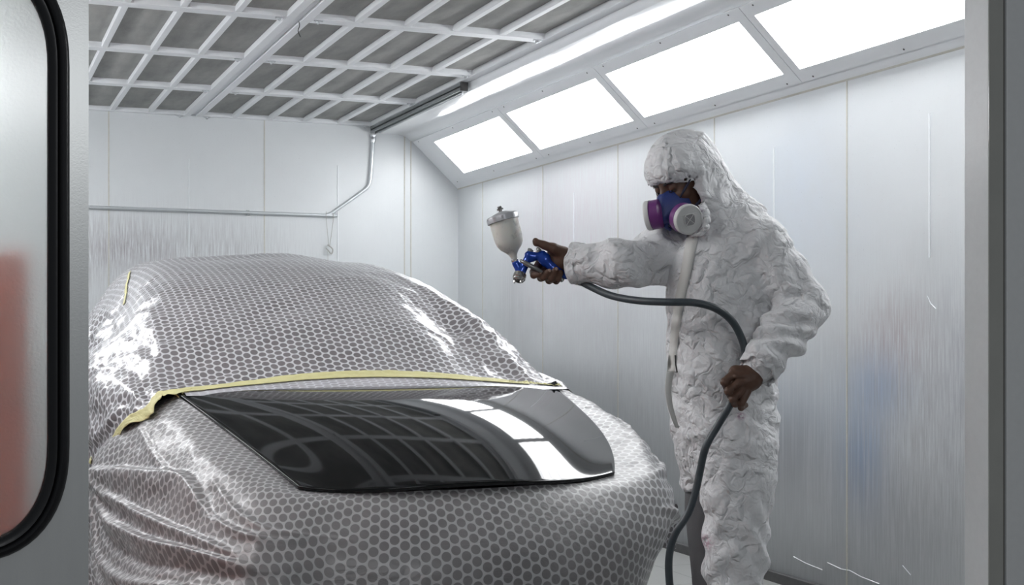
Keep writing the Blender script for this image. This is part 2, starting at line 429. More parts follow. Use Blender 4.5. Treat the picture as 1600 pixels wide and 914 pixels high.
# front of the booth: left closed leaf, right jamb, right leaf
M_leaf = NT('brushed_leaf'); c = M_leaf.coord()
M_leaf.set(Base_Color=M_leaf.mix(M_leaf.noise(M_leaf.mapping(c, (30, 30, 2)), 1, 4, .6), (.60, .61, .61), (.70, .71, .70)), Roughness=.30, Metallic=.30,
           Normal=M_leaf.bump(M_leaf.noise(c, 330, 2), .10, .001)); M_leaf = M_leaf.m
M_rubber = simple('black_rubber', (.012, .012, .014), .32, bump=.15, bscale=30)
t = NT('frosted_glass'); c = t.coord()
t.set(Base_Color=(.86, .88, .86), Roughness=.38, Transmission_Weight=.85, IOR=1.2, Specular_IOR_Level=.5, Coat_Weight=1.0, Coat_Roughness=.17, Normal=t.bump(t.noise(c, 150, 3), .25, .002))
M_glass = t.m
LX0, LX1 = XL, .245
gx1 = .206; gz0 = .700; gz1 = 1.95; gx0 = LX0+.04   # outer edge of the gasket
def round_rect(x0, x1, z0, z1, rx, rz, n=14):
    P = []
    for (cx, cz, a0) in ((x1-rx, z1-rz, 0), (x0+rx, z1-rz, PI/2), (x0+rx, z0+rz, PI), (x1-rx, z0+rz, 3*PI/2)):
        for i in range(n+1):
            a = a0+PI/2*i/n
            c_, s_ = math.cos(a), math.sin(a)
            ex = 0.86   # slightly squarer than an ellipse
            P.append((cx+rx*math.copysign(abs(c_)**ex, c_), cz+rz*math.copysign(abs(s_)**ex, s_)))
    return P
outer = round_rect(gx0, gx1, gz0, gz1, .19, .235)
inner = round_rect(gx0+.042, gx1-.042, gz0+.038, gz1-.038, .148, .20)
def slab_with_hole(x0, x1, z0, z1, hole, y0, y1):
    n = len(hole); mb = MB(); vs = []; fs = []
    bx = []
    cx, cz = (x0+x1)/2, (z0+z1)/2
    for (x, z) in hole:       # push each hole point out to the rectangle
        dx, dz = x-cx, z-cz; k = min(((x1-cx)/abs(dx)) if dx else 9, ((z1-cz)/abs(dz)) if dz else 9)
        bx.append((cx+dx*k, cz+dz*k))
    # add corners by snapping
    for (qx, qz) in ((x0,z0),(x1,z0),(x0,z1),(x1,z1)):
        i = min(range(n), key=lambda i: (bx[i][0]-qx)**2+(bx[i][1]-qz)**2); bx[i] = (qx, qz)
    for y in (y0, y1):
        vs += [(x, y, z) for x, z in hole] + [(x, y, z) for x, z in bx]
    for i in range(n):
        j = (i+1) % n
        fs += [(i, j, n+j, n+i), (2*n+j, 2*n+i, 3*n+i, 3*n+j), (i, 2*n+i, 2*n+j, j), (n+i, n+j, 3*n+j, 3*n+i)]
    return mb.add(vs, fs)
leaf = struct('door_1', slab_with_hole(LX0, LX1, .02, 2.42, outer, YF, YF+.05), M_leaf)
# gasket: a swept profile around the opening
def gasket(outer, inner, y, parent):
    n = len(outer); prof = [(0, .012), (.0, -.004), (.12, -.013), (.30, -.016), (.44, -.011), (.50, -.004), (.56, -.011), (.80, -.010), (1.0, -.002), (1.0, .03), (0, .03)]
    vs = []; fs = []; m = len(prof)
    for i in range(n):
        (ox, oz), (ix, iz) = outer[i], inner[i]
        for (f, h) in prof:
            if f == 0: f = -.02
            vs.append((ox+(ix-ox)*f, y+h, oz+(iz-oz)*f))
    for i in range(n):
        j = (i+1) % n
        for k in range(m):
            l = (k+1) % m
            fs.append((i*m+k, i*m+l, j*m+l, j*m+k))
    o = mesh_obj('window_gasket', vs, fs, M_rubber, parent, True); auto_smooth(o, 50); return o
gasket(outer, inner, YF, leaf)
n = len(inner)
pane = mesh_obj('window_pane', [(x, YF+.018, z) for x, z in inner]+[(x, YF+.024, z) for x, z in inner],
                [tuple(range(n))[::-1], tuple(range(n, 2*n))]+[(i, (i+1) % n, n+(i+1) % n, n+i) for i in range(n)], M_glass, leaf)
# right jamb (steel post with a glossy return), dark gap, right leaf
M_jamb = simple('jamb_paint', (.76, .77, .77), .34, nscale=50, namp=.05, bump=.1, bscale=220)
M_return = simple('jamb_return_enamel', (.42, .42, .39), .12, nscale=8, namp=.1, bump=.35, bscale=25)
struct('trim_7', MB().box(2.612, 2.663, YF+.003, YF+.098, 0, 2.62), M_jamb, bevel=.002)
struct('trim_8', MB().box(2.613, 2.663, YF, YF+.003, 0, 2.62), M_return)
struct('wall_front', MB().box(2.663, XR+.3, YF+.06, YF+.098, 0, 2.62), M_jamb)
struct('trim_9', MB().box(2.6635, 2.671, YF+.006, YF+.08, 0, 2.62), M_dark)
struct('door_2', MB().box(2.671, XR+.3, YF-.004, YF+.05, 0.01, 2.62), M_jamb, bevel=.003)
struct('wall_front', MB().box(XL-.3, XR+.3, YF, YF+.1, 2.62, CZ+.22), M_jamb)
struct('trim_10', MB().box(XL-.3, XL, YF, YF+.1, 0, 2.62).box(XL, LX1, YF+.05, YF+.09, 2.42, 2.62), M_jamb)
# orange cabinet added behind the left leaf's pane to give the glass its orange blur
M_orange = simple('orange_paint', (.80, .10, .02), .4, nscale=6, namp=.08)
e = empty('orange_blur_cabinet', (-.085, 3.75, 0))
MB().box(-.30, .235, -.25, .25, .05, 1.36).build('body', M_orange, e, bevel=.01)
for k in range(4):
    dr = MB().box(-.28, .215, -.262, -.25, .10+.30*k, .37+.30*k).build('drawer', M_orange, e, bevel=.004)
    MB().box(-.10, .12, -.285, -.262, .31+.30*k, .33+.30*k).build('handle', M_galv, dr)
for x in (-.24, .18):
    for y in (-.2, .2):
        MB().lathe([(.03, -.012), (.03, .012)], 18, Matrix.Translation((x, y, .03)) @ Matrix.Rotation(PI/2, 4, 'X')).build('caster', M_dark, e)
tag(e, 'added orange cabinet behind the left door window, giving its glass an orange blur', 'cabinet')

# ------------------------------------------------------------------ the masked car
CX = 1.485
def film_mat(name, white, dot, rough, glossy, crumple=1.0, pitch=.0365, rad=.0152):
    t = NT(name); uv = t.coord('UV'); s = t.sep(uv); s = (s[1], s[0])
    L1, L2 = pitch, pitch*math.sqrt(3)
    def lat(ox, oy):
        u = t.math('SUBTRACT', t.math('MULTIPLY', t.math('FRACT', t.math('ADD', t.math('DIVIDE', s[0], L1), 40+ox)), L1), L1/2)
        v = t.math('SUBTRACT', t.math('MULTIPLY', t.math('FRACT', t.math('ADD', t.math('DIVIDE', s[1], L2), 40+oy)), L2), L2/2)
        return t.math('SQRT', t.math('ADD', t.math('MULTIPLY', u, u), t.math('MULTIPLY', v, v)))
    d = t.math('MINIMUM', lat(0, 0), lat(.5, .5))
    f = t.maprange(d, rad-.0008, rad+.0008, 1, 0)
    ob = t.coord()
    cl = t.noise(ob, 4, 3, .6)
    dt = t.mix(t.maprange(cl, .3, .7), dot, tuple(x*1.45 for x in dot))
    # faint streaks across each dot, the printed ink being thin
    t.set(Base_Color=t.mix(f, white, dt), Roughness=rough, Specular_IOR_Level=.6, Coat_Weight=glossy, Coat_Roughness=.2)
    n1 = t.noise(t.mapping(ob, (1, 1, 2.2)), 9, 4, .55, 1.2)
    r1 = t.math('ABSOLUTE', t.math('SUBTRACT', n1, .5))
    vo = t.node('ShaderNodeTexVoronoi', feature='DISTANCE_TO_EDGE'); t.link(t.mapping(ob, (1, 1, 1.3)), vo.inputs['Vector']); vo.inputs['Scale'].default_value = 16
    ve = t.math('MINIMUM', vo.outputs['Distance'], .12)
    b = t.bump(r1, .35*crumple, .03); b = t.bump(t.noise(ob, 60, 3, .6), .18*crumple, .004, b)
    t.set(Normal=b)
    return t.m
M_film_top = film_mat('masking_film_glossy', (.60, .60, .62), (.15, .138, .144), .28, .35, .5)
M_film_front = film_mat('masking_film_satin_shaded', (.44, .44, .445), (.155, .15, .152), .40, .10, .45)  # same film with a darker base: shade on the car's front put into the colour
M_film_strip = film_mat('masking_film_double', (.60, .60, .63), (.30, .29, .31), .34, .2, .5)

def fbm(P, scale, octs=3, seed=0):
    out = np.empty(len(P))
    off = Vector((seed*3.1, seed*1.7, seed*2.3))
    for i, p in enumerate(P):
        out[i] = mnoise.fractal(Vector(p)*scale+off, 1.0, 2.0, octs)
    return out
def grid_faces(nu, nv):
    i, j = np.meshgrid(np.arange(nu-1), np.arange(nv-1), indexing='ij'); a = i*nv+j
    return np.stack([a, a+1, a+nv+1, a+nv], -1).reshape(-1, 4)
def normals(G):
    du = np.gradient(G, axis=0); dv = np.gradient(G, axis=1); n = np.cross(du, dv)
    return n/np.maximum(np.linalg.norm(n, axis=2, keepdims=True), 1e-9)

# --- upper sheet: sections across the car, tables over y
TY = [4.95, 5.05, 5.16, 5.5, 5.8, 6.1, 6.6, 7.0, 7.5, 8.2, 8.8]
T = dict(
 zc =[.925, .945, .985, 1.195, 1.325, 1.425, 1.515, 1.545, 1.555, 1.55, 1.50],
 rr =[.78, .765, .72, .68, .645, .62, .60, .59, .58, .57, .54],          # right pillar half width
 zrr=[.90, .93, .955, 1.14, 1.255, 1.345, 1.445, 1.49, 1.51, 1.50, 1.44],
 br =[.84, .84, .84, .84, .84, .84, .84, .84, .84, .83, .80],
 zb =[.87, .90, .93, .95, .96, .97, .99, 1.0, 1.01, 1.02, 1.02],
 rl =[.78, .755, .72, .69, .66, .635, .62, .62, .62, .60, .56],
 zrl=[.90, .93, .955, 1.15, 1.28, 1.37, 1.455, 1.49, 1.51, 1.50, 1.44],
 bl =[.85, .88, .925, 1.00, 1.03, 1.00, .96, .94, .92, .90, .86],
 zbl=[.88, .90, .94, .98, 1.02, 1.05, 1.08, 1.10, 1.10, 1.08, 1.05])
def sec(y):
    v = {k: smooth_interp(y, TY, T[k]) for k in T}
    L = [(-v['bl']-.02, .12), (-v['bl']-.035, .45), (-v['bl']-.02, .75), (-v['bl'], v['zbl']-.06), (-(v['bl']*.52+v['rl']*.48), v['zbl']*.48+v['zrl']*.52),
         (-v['rl'], v['zrl']), (-v['rl']*.5, v['zrl']*.3+v['zc']*.7), (0, v['zc']), (v['rr']*.5, v['zrr']*.3+v['zc']*.7), (v['rr'], v['zrr']),
         ((v['br']*.45+v['rr']*.55), v['zb']*.45+v['zrr']*.55), (v['br'], v['zb']), (v['br']+.03, .75), (v['br']+.02, .45), (v['br']-.01, .12)]
    return np.array(L)
NS, NT_ = 420, 250
# fraction along the section -> where the sheet's front edge lies (y)
def y_end(u, z):
    """front edge of the upper sheet, as a function of section position"""
    c = 5.16 - .09*min(1, abs(u)/.74)**2.2
    if z < .93 and u < -.5: c = 5.02 + min(.36, (.93-z)*1.05)
    if z < .93 and u > .5: c = 5.03 - min(.10, (.93-z)*1.2)
    return c
S0 = catmull(sec(5.3), NS)
dl = np.r_[0, np.cumsum(np.linalg.norm(np.diff(S0, axis=0), axis=1))]
par = np.interp(np.linspace(0, dl[-1], NS), dl, np.linspace(0, 14, NS))
def cm_at(P, tt):
    m = len(P); P2 = np.vstack([2*P[0]-P[1], P, 2*P[-1]-P[-2]])
    i = np.minimum(tt.astype(int), m-2); f = (tt-i)[:, None]
    a, b, c, d = P2[i], P2[i+1], P2[i+2], P2[i+3]
    return 0.5*((2*b)+(-a+c)*f+(2*a-5*b+4*c-d)*f*f+(-a+3*b-3*c+d)*f**3)
ye = np.array([y_end(*p) for p in cm_at(sec(5.15), par)])
ker = np.hanning(15); ker /= ker.sum(); ye = np.convolve(np.pad(ye, 7, 'edge'), ker, 'valid')
G = np.zeros((NS, NT_, 3))
yt = np.linspace(4.95, 8.8, 220); SEC = np.stack([cm_at(sec(y), par) for y in yt])       # (220, NS, 2)
tau = np.linspace(0, 1, NT_)**1.25
for i in range(NS):
    y = ye[i]+(8.7-ye[i])*tau
    G[i, :, 0] = CX+np.interp(y, yt, SEC[:, i, 0]); G[i, :, 1] = y; G[i, :, 2] = np.interp(y, yt, SEC[:, i, 1])
base_top = G.copy()
N = normals(G)
if N[NS//2, NT_//2, 2] < 0: N = -N
TOPN = N
# uv by arc length
U = np.cumsum(np.r_[np.zeros((1, NT_)), np.linalg.norm(np.diff(G, axis=0), axis=2)], axis=0)
U -= U[NS//2:NS//2+1]; V = np.cumsum(np.c_[np.zeros((NS, 1)), np.linalg.norm(np.diff(G, axis=1), axis=2)], axis=1)
V += (ye-5.08)[:, None]
# relaxation so that dots stay even where sections spread
flat = G.reshape(-1, 3)
nz = fbm(flat*np.array([1.0, .75, 1.0]), 5.0, 3, 1).reshape(NS, NT_)
nz2 = fbm(flat, 16.0, 3, 2).reshape(NS, NT_)
u_ = G[..., 0]-CX; y_ = G[..., 1]; z_ = G[..., 2]
sideL = 1/(1+np.exp((u_+.72)/.05)); sideR = 1/(1+np.exp(-(u_-.66)/.05))
creaseR = np.exp(-((u_-.56+.25*(y_-5.5))/.13)**2)*np.exp(-((y_-5.5)/.38)**2)
amp = .003+.009*sideL+.008*sideR+.012*creaseR
disp = amp*(1-2.2*np.abs(nz))+(.0012+.0038*sideL+.003*sideR+.006*creaseR)*nz2
# long soft pulls fanning out over the windscreen and a slack trough by the right pillar
ang = np.arctan2(y_-5.1, u_+.9); disp += .0035*np.sin(ang*26+2*nz)*np.clip(1.3-np.hypot(u_+.7, y_-5.2), 0, 1)*(1-sideL)
disp += -.030*np.exp(-((u_-.47+.10*(y_-5.5))/.10)**2)*np.exp(-((y_-5.55)/.30)**2)
disp += .022*np.exp(-((u_-.62+.18*(y_-5.5))/.04)**2)*np.exp(-((y_-5.6)/.5)**2)
# folds on the left side radiating from the tape corner
th = np.arctan2(z_-.9, y_-5.0); disp += sideL*.010*np.sin(th*17+3*nz)*np.clip((y_-5.0)*3, 0, 1)
disp += .018*np.exp(-((y_-6.9)/.12)**2)*np.exp(-((u_-.05)/.18)**2)*(z_ > 1.3)+.014*np.exp(-((y_-6.9)/.12)**2)*np.exp(-((u_+.35)/.25)**2)*(z_ > 1.3)
disp *= np.clip(.3+tau[None, :]*30, 0, 1)
G = G+N*disp[..., None]
top_sheet = mesh_obj('masking_sheet', G.reshape(-1, 3), grid_faces(NS, NT_), M_film_top, None, True, np.stack([U, V], -1).reshape(-1, 2))
tag(top_sheet, 'glossy dotted masking film draped over the windscreen, roof and sides of the car', 'masking film', 'dotted masking films on the car')
GT = G

# --- front sheet: a ring round the bonnet
#      hood edge            shoulder             widest               lower               hem
ST = [
 [(-.84,5.52,.86), (-.90,5.56,.80), (-.98,5.60,.66), (-.99,5.62,.42), (-.94,5.62,.10)],
 [(-.76,5.14,.925),(-.89,5.20,.84), (-1.02,5.26,.68), (-1.03,5.30,.42), (-.98,5.30,.10)],
 [(-.71,4.90,.895),(-.84,4.93,.83), (-.97,4.98,.66), (-1.02,5.02,.40), (-1.00,5.02,.10)],
 [(-.64,4.58,.815),(-.79,4.58,.775),(-.92,4.58,.60), (-.99,4.58,.38), (-1.00,4.58,.10)],
 [(-.57,4.28,.74), (-.72,4.24,.72), (-.86,4.18,.55), (-.93,4.14,.36), (-.94,4.12,.10)],
 [(-.53,4.09,.685),(-.62,4.00,.665),(-.73,3.88,.53), (-.78,3.82,.34), (-.77,3.82,.10)],
 [(-.40,4.00,.672),(-.43,3.935,.635), (-.48,3.845,.50), (-.49,3.83,.32), (-.48,3.84,.10)],
 [(-.20,3.955,.675),(-.21,3.89,.62),(-.23,3.80,.48), (-.24,3.785,.30), (-.24,3.80,.10)],
 [(0,3.94,.675),   (0,3.875,.615),    (0,3.785,.48),    (0,3.77,.30),    (0,3.785,.10)],
 [(.20,3.955,.675),(.21,3.89,.62), (.23,3.80,.48),  (.24,3.785,.30),  (.24,3.80,.10)],
 [(.40,4.00,.672), (.43,3.94,.635),  (.475,3.87,.50),  (.485,3.855,.32),  (.48,3.865,.10)],
 [(.55,4.10,.690), (.66,4.04,.668), (.715,4.02,.53),  (.65,4.04,.34),  (.58,4.09,.10)],
 [(.62,4.30,.745), (.775,4.28,.738), (.838,4.26,.57), (.75,4.29,.38),  (.66,4.32,.10)],
 [(.69,4.60,.82),  (.825,4.60,.815),  (.868,4.58,.66), (.80,4.57,.40),  (.73,4.58,.10)],
 [(.74,4.90,.895), (.84,4.90,.875),  (.87,4.88,.74),  (.87,4.86,.45),  (.84,4.86,.10)],
 [(.755,5.05,.93), (.82,5.06,.90),  (.865,5.06,.78), (.87,5.05,.48),  (.84,5.05,.10)],
 [(.74,5.22,.935),(.79,5.24,.90), (.835,5.26,.78), (.84,5.26,.48),  (.80,5.26,.10)],
]
A = np.array(ST)
NU, NV = 620, 190
rows = np.stack([catmull(A[:, k], NU) for k in range(5)], 1)          # (NU, 5, 3)
F = np.zeros((NU, NV, 3))
cum = np.cumsum(np.r_[0, np.linalg.norm(np.diff(A.mean(0), axis=0), axis=1)]); tt = np.interp(np.linspace(0, cum[-1], NV), cum, np.arange(5))
for i in range(NU): F[i] = cm_at(rows[i], tt)
F[..., 0] += CX
base_front = F.copy()
N = normals(F)
if (N[NU//2, NV//2, 1]) > 0: N = -N
mid = F[:, NV//3]; U = np.r_[0, np.cumsum(np.linalg.norm(np.diff(mid, axis=0), axis=1))]; U -= U[NU//2]
U = np.repeat(U[:, None], NV, 1); V = np.cumsum(np.c_[np.zeros((NU, 1)), np.linalg.norm(np.diff(F, axis=1), axis=2)], axis=1)
flat = F.reshape(-1, 3)
nz = fbm(flat, 4.5, 3, 5).reshape(NU, NV); nz2 = fbm(flat*np.array([1, 1, 1.6]), 13, 3, 6).reshape(NU, NV)
u_ = F[..., 0]-CX; y_ = F[..., 1]; z_ = F[..., 2]
cornL = np.exp(-((u_+.86)/.22)**2)*np.clip((y_-3.7)*2.5, 0, 1); cornR = np.exp(-((u_-.80)/.13)**2)
frontal = np.exp(-(u_/.5)**4)
disp = (.0025+.005*cornL+.008*cornR)*(1-2.2*np.abs(nz))+(.0006+.0022*cornL+.004*cornR)*nz2
def fold(path, width, height, sharp=1.0):
    """a crease along a line given in (station 0..15, depth 0..4)"""
    global disp
    P = catmull(path, 60); su = np.linspace(0, len(ST)-1, NU)[:, None]; sv = tt[None, :]
    best = np.full((NU, NV), 9.0); sign = np.zeros((NU, NV)); frac = np.zeros((NU, NV))
    for k in range(59):
        a, b = P[k], P[k+1]; dx, dy = (b-a)*np.array([.30, .20]); px = (su-a[0])*.30; py = (sv-a[1])*.20
        q = np.clip((px*dx+py*dy)/(dx*dx+dy*dy+1e-9), 0, 1); ex = px-q*dx; ey = py-q*dy; d = np.hypot(ex, ey)
        m = d < best; best = np.where(m, d, best); sign = np.where(m, np.sign(dx*ey-dy*ex), sign); frac = np.where(m, (k+q)/59, frac)
    end = np.sin(np.clip(frac, .02, .98)*PI)**.5
    w_ = np.where(sign > 0, width, width*sharp)
    disp = disp+height*end*np.exp(-(best/w_)**2)
fold([(.8, 2.2), (1.8, 2.05), (2.7, 1.72), (3.5, 1.42), (4.25, 1.65)], .050, .042, .28)
fold([(1.2, 2.25), (1.9, 2.35), (2.9, 2.2), (4.0, 2.0), (4.9, 2.05)], .020, .026, .6)
fold([(1.3, 2.35), (2.1, 2.6), (3.2, 2.45), (4.2, 2.2), (5.1, 2.2)], .022, .030, .5)
fold([(1.2, 2.5), (2.0, 2.85), (3.1, 2.8), (4.3, 2.45), (5.4, 2.35)], .018, -.018)
fold([(1.0, 2.6), (1.9, 3.1), (3.0, 3.1), (4.4, 2.7), (5.6, 2.5)], .024, .026, .5)
fold([(.8, 2.9), (1.7, 3.4), (2.9, 3.4), (4.4, 3.0)], .020, .020, .6)
fold([(3.9, 1.2), (4.6, 1.45), (5.2, 1.6), (6.2, 1.66)], .014, .010, .6)
fold([(4.2, 1.62), (4.9, 1.75), (5.6, 1.72)], .012, .012, .6)
fold([(1.6, 1.2), (2.4, 1.4), (3.3, 1.5)], .016, .008, .6)
fold([(11.2, 1.0), (11.8, 1.35), (12.4, 1.5), (13.2, 1.45)], .022, .016, .5)
fold([(10.9, 1.7), (11.5, 2.1), (12.0, 2.6), (12.1, 3.2)], .026, .026, .5)
fold([(11.7, 1.5), (12.1, 2.0), (12.4, 2.7)], .018, -.022)
fold([(12.2, .8), (13.0, 1.1), (14.0, 1.2)], .020, .010, .5)
for k in range(5):
    fold([(1.6+.55*k, 3.1+.1*(k % 2)), (2.1+.55*k, 3.4), (2.6+.55*k, 3.7)], .014, .008*(1 if k % 2 else -1))
disp *= np.clip(np.linspace(0, 1, NV)*14, .15, 1)[None, :]*np.clip(np.minimum(np.linspace(0, 1, NU), np.linspace(1, 0, NU))*30, .2, 1)[:, None]
F = F+N*disp[..., None]
U = U+.004*nz2*cornL; V = V+.008*nz*cornL
front_sheet = mesh_obj('masking_sheet', F.reshape(-1, 3), grid_faces(NU, NV), M_film_front, None, True, np.stack([U, V], -1).reshape(-1, 2))
tag(front_sheet, 'satin dotted masking film hanging over the front bumper and fenders around the bonnet', 'masking film', 'dotted masking films on the car')
# --- cowl strip between the tape and the bonnet
n1, n2 = 200, 14; Cw = np.zeros((n1, n2, 3)); uvc = np.zeros((n1, n2, 2))
for i, u in enumerate(np.linspace(-.73, .785, n1)):
    a = abs(u)/.74; y1 = 5.165-.09*a**2.2; z1 = smooth_interp(y1, TY, T['zc'])*(1-a**2)+smooth_interp(y1, TY, T['zrr'])*a**2
    y0 = 5.00; z0 = .928
    for j in range(n2):
        f = j/(n2-1); Cw[i, j] = (CX+u, y0+(y1+.01-y0)*f, z0+(z1+.003-z0)*f+.004*math.sin(f*PI)); uvc[i, j] = (u, .05+f*.27)
cw = mesh_obj('masking_sheet', Cw.reshape(-1, 3), grid_faces(n1, n2), M_film_strip, None, True, uvc.reshape(-1, 2))
tag(cw, 'narrow pale strip of dotted film between the yellow tape and the bonnet rear edge', 'masking film', 'dotted masking films on the car')
# hanging loose corner at the front right
fl = np.zeros((18, 14, 3)); fu = np.zeros((18, 14, 2))
for i in range(18):
    for j in range(14):
        a = i/17; b = j/13
        fl[i, j] = (CX+.785+.055*b+.006*math.sin(a*5), 4.20-.02*b, .56-.15*a-.01*b*a); fu[i, j] = (b*.11, a*.25)
fo = mesh_obj('masking_sheet', fl.reshape(-1, 3), grid_faces(18, 14), M_film_top, None, True, fu.reshape(-1, 2))
tag(fo, 'small loose flap of dotted film hanging from the right fender beside the hose', 'masking film', 'dotted masking films on the car')

# --- the car: bonnet and the body below the film
car = empty('car', (CX, 5.6, 0)); tag(car, 'small car masked in dotted film with its black bonnet left bare', 'car')
M_black = NT('black_gloss_paint'); c = M_black.coord()
M_black.set(Base_Color=(.0025, .003, .0035), Roughness=.045, Specular_IOR_Level=.42); M_black = M_black.m
hu, hv = 90, 90
PZC = np.polyfit([0, .25, .5, .75, .9, 1], [.950, .927, .880, .805, .745, .697], 3)
PZS = np.polyfit([4.05, 4.3, 4.56, 4.82, 5.08], [.692, .757, .822, .885, .940], 2)
PWL = np.polyfit([4.05, 4.3, 4.56, 4.82, 5.08], [.53, .600, .648, .70, .76], 2)
PWR = np.polyfit([4.05, 4.3, 4.56, 4.82, 5.08], [.53, .64, .70, .735, .76], 3)
def hood_pt(s, t):
    a = abs(s)
    yc = 5.08+(3.915-5.08)*t
    y = 5.075+.0*a+(3.915+.145*a**2.6-5.075)*t
    wl = np.polyval(PWL, y); wr = np.polyval(PWR, y)
    W_ = wr if s > 0 else wl
    zc = np.polyval(PZC, t); zs = np.polyval(PZS, y)
    z = zs+(zc-zs)*(1-a**2.3)
    # raised centre with two soft character lines
    return (CX+W_*s, y, z)
vs = []; fs = []
for i in range(hu+1):
    for j in range(hv+1): vs.append(hood_pt(-1+2*i/hu, j/hv))
fs = [tuple(f) for f in grid_faces(hu+1, hv+1)]
o = mesh_obj('hood', [tuple(Vector(v)-car.location) for v in vs], fs, M_black, car, True)
bm = bmesh.new(); bm.from_mesh(o.data); bmesh.ops.recalc_face_normals(bm, faces=bm.faces)
if sum(f.normal.z for f in bm.faces) < 0: bmesh.ops.reverse_faces(bm, faces=bm.faces)
bm.to_mesh(o.data); bm.free()
m = o.modifiers.new('thick', 'SOLIDIFY'); m.thickness = .014; m.offset = -1
m = o.modifiers.new('round', 'BEVEL'); m.width = .004; m.segments = 3; m.limit_method = 'ANGLE'; m.angle_limit = 1.0
# body shell: the same surfaces pulled in under the film
def shell(B, k, sgn, step):
    Nn = normals(B)
    if sgn(Nn): Nn = -Nn
    Bs = (B-Nn*k)[::step, ::step]; return Bs
b1 = shell(base_top, .05, lambda n: n[NS//2, NT_//2, 2] < 0, 6); b2 = shell(base_front, .05, lambda n: n[NU//2, NV//2, 1] > 0, 6)
mb = MB(); mb.add([tuple(Vector(v)-car.location) for v in b1.reshape(-1, 3)], grid_faces(*b1.shape[:2])); mb.add([tuple(Vector(v)-car.location) for v in b2.reshape(-1, 3)], grid_faces(*b2.shape[:2]))
mesh_obj('body', mb.v, mb.f, simple('primer_body', (.03, .03, .03), .4), car, True)
# engine bay panel under the hood so the bonnet rests on something
MB().box(-.50, .50, -1.45, -.60, .50, .64).build('front_panel', M_dark, car)
for sx in (-.74, .74):
    for yy in (-1.05, 1.35):
        wm = MB().lathe([(.20, -.09), (.285, -.085), (.30, -.06), (.30, .06), (.285, .085), (.20, .09)], 40, Matrix.Translation((sx*.93, yy+.1, .30)) @ Matrix.Rotation(PI/2, 4, 'Y'))
        wm.build('wheel', M_rubber, car, True)

# --- tape
def bvh_of(arrs):
    V = []; P = []
    for B, fcs in arrs:
        n = len(V); V += [tuple(v) for v in B.reshape(-1, 3)]; P += [tuple(int(i)+n for i in f) for f in fcs]
    return BVHTree.FromPolygons(V, P)
BV = bvh_of([(GT, grid_faces(NS, NT_)), (F, grid_faces(NU, NV)), (Cw, grid_faces(n1, n2))])
t = NT('masking_tape'); c = t.coord()
t.set(Base_Color=t.mix(t.noise(c, 35, 4, .6), (.56, .52, .24), (.70, .66, .36)), Roughness=.6, Subsurface_Weight=0,
      Normal=t.bump(t.noise(t.mapping(c, (1, 1, 3)), 45, 4, .7), .7, .006))
M_tape = t.m
def tape(path, width, label, wob=.004, jag=.004, lift=.004, seed=0, across=None):
    P = catmull(path, 160); n = len(P); vs = []; m = 7
    for i in range(n):
        T_ = Vector(P[min(i+1, n-1)]-P[max(i-1, 0)]).normalized()
        p = Vector(P[i]); loc, nor, _, _ = BV.find_nearest(p)
        if nor.dot(Vector((.2, -1, 1.2))) < 0: nor = -nor
        Bn = nor.cross(T_).normalized() if across is None else Vector(across)
        w0 = width*(1+.18*mnoise.noise(Vector((i*.06, seed, 0))))
        for j in range(m):
            f = j/(m-1)-.5; q = loc+Bn*(f*w0+jag*mnoise.noise(Vector((i*.35, j*.2, seed+5))))
            l2, n2_, _, _ = BV.find_nearest(q)
            if n2_.dot(nor) < 0: n2_ = -n2_
            vs.append(l2+n2_*(lift+wob*abs(mnoise.noise(Vector((i*.22, j*.7, seed+9))))*(1 if 0 < j < m-1 else .2)))
    o = mesh_obj('masking_tape', vs, grid_faces(n, m), M_tape, None, True)
    s = o.modifiers.new('thick', 'SOLIDIFY'); s.thickness = .0008
    return tag(o, label, 'tape', 'strips of yellow masking tape')
def cowl(u, dz=0):
    a = abs(u)/.74; y1 = 5.165-.09*a**2.2
    return (CX+u, y1, smooth_interp(y1, TY, T['zc'])*(1-a**2)+smooth_interp(y1, TY, T['zrr'])*a**2+dz)
tape([cowl(u) for u in np.linspace(-.765, .66, 18)], .066, 'long yellow masking tape strip along the base of the windscreen', seed=1)
tape([cowl(u) for u in np.linspace(.58, .80, 6)], .03, 'short crumpled yellow tape end at the right corner of the windscreen base', wob=.012, seed=2)
ks = [i for i in range(NS) if GT[i, 0, 0]-CX < -.70 and GT[i, 0, 2] > .60]
ks = ks[::-1] if GT[ks[0], 0, 2] < GT[ks[-1], 0, 2] else ks
vs = []; m = 9
for q, i in enumerate(ks):
    e_ = GT[i, 0]; dr = GT[i, 9]-GT[i, 0]; dr /= np.linalg.norm(dr); nn = TOPN[i, 3]
    wv = 1+.25*mnoise.noise(Vector((q*.11, 3, 0)))
    for j in range(m):
        f = j/(m-1); sdist = (-.038+.066*f)*wv+.006*mnoise.noise(Vector((q*.3, j*.3, 2)))
        lift = .006+.008*max(0, -sdist/.038)*0+.008*abs(mnoise.noise(Vector((q*.16, j*.6, 9))))
        vs.append(e_+dr*sdist+nn*lift)
o = mesh_obj('masking_tape', vs, grid_faces(len(ks), m), M_tape, None, True); o.modifiers.new('thick', 'SOLIDIFY').thickness = .0008
tag(o, 'wide yellow masking tape running down the left fender from the bonnet corner', 'tape', 'strips of yellow masking tape')
tape([(CX-1.02, 5.47, .68), (CX-1.03, 5.48, .60), (CX-1.03, 5.49, .50)], .03, 'short yellow tape piece low at the left, by the door leaf edge', seed=4)
tape([(CX-.80, 6.55, 1.30), (CX-.74, 6.9, 1.40), (CX-.68, 7.25, 1.47)], .016, 'thin yellow tape line on the left roof shoulder of the film', wob=.002, seed=6)

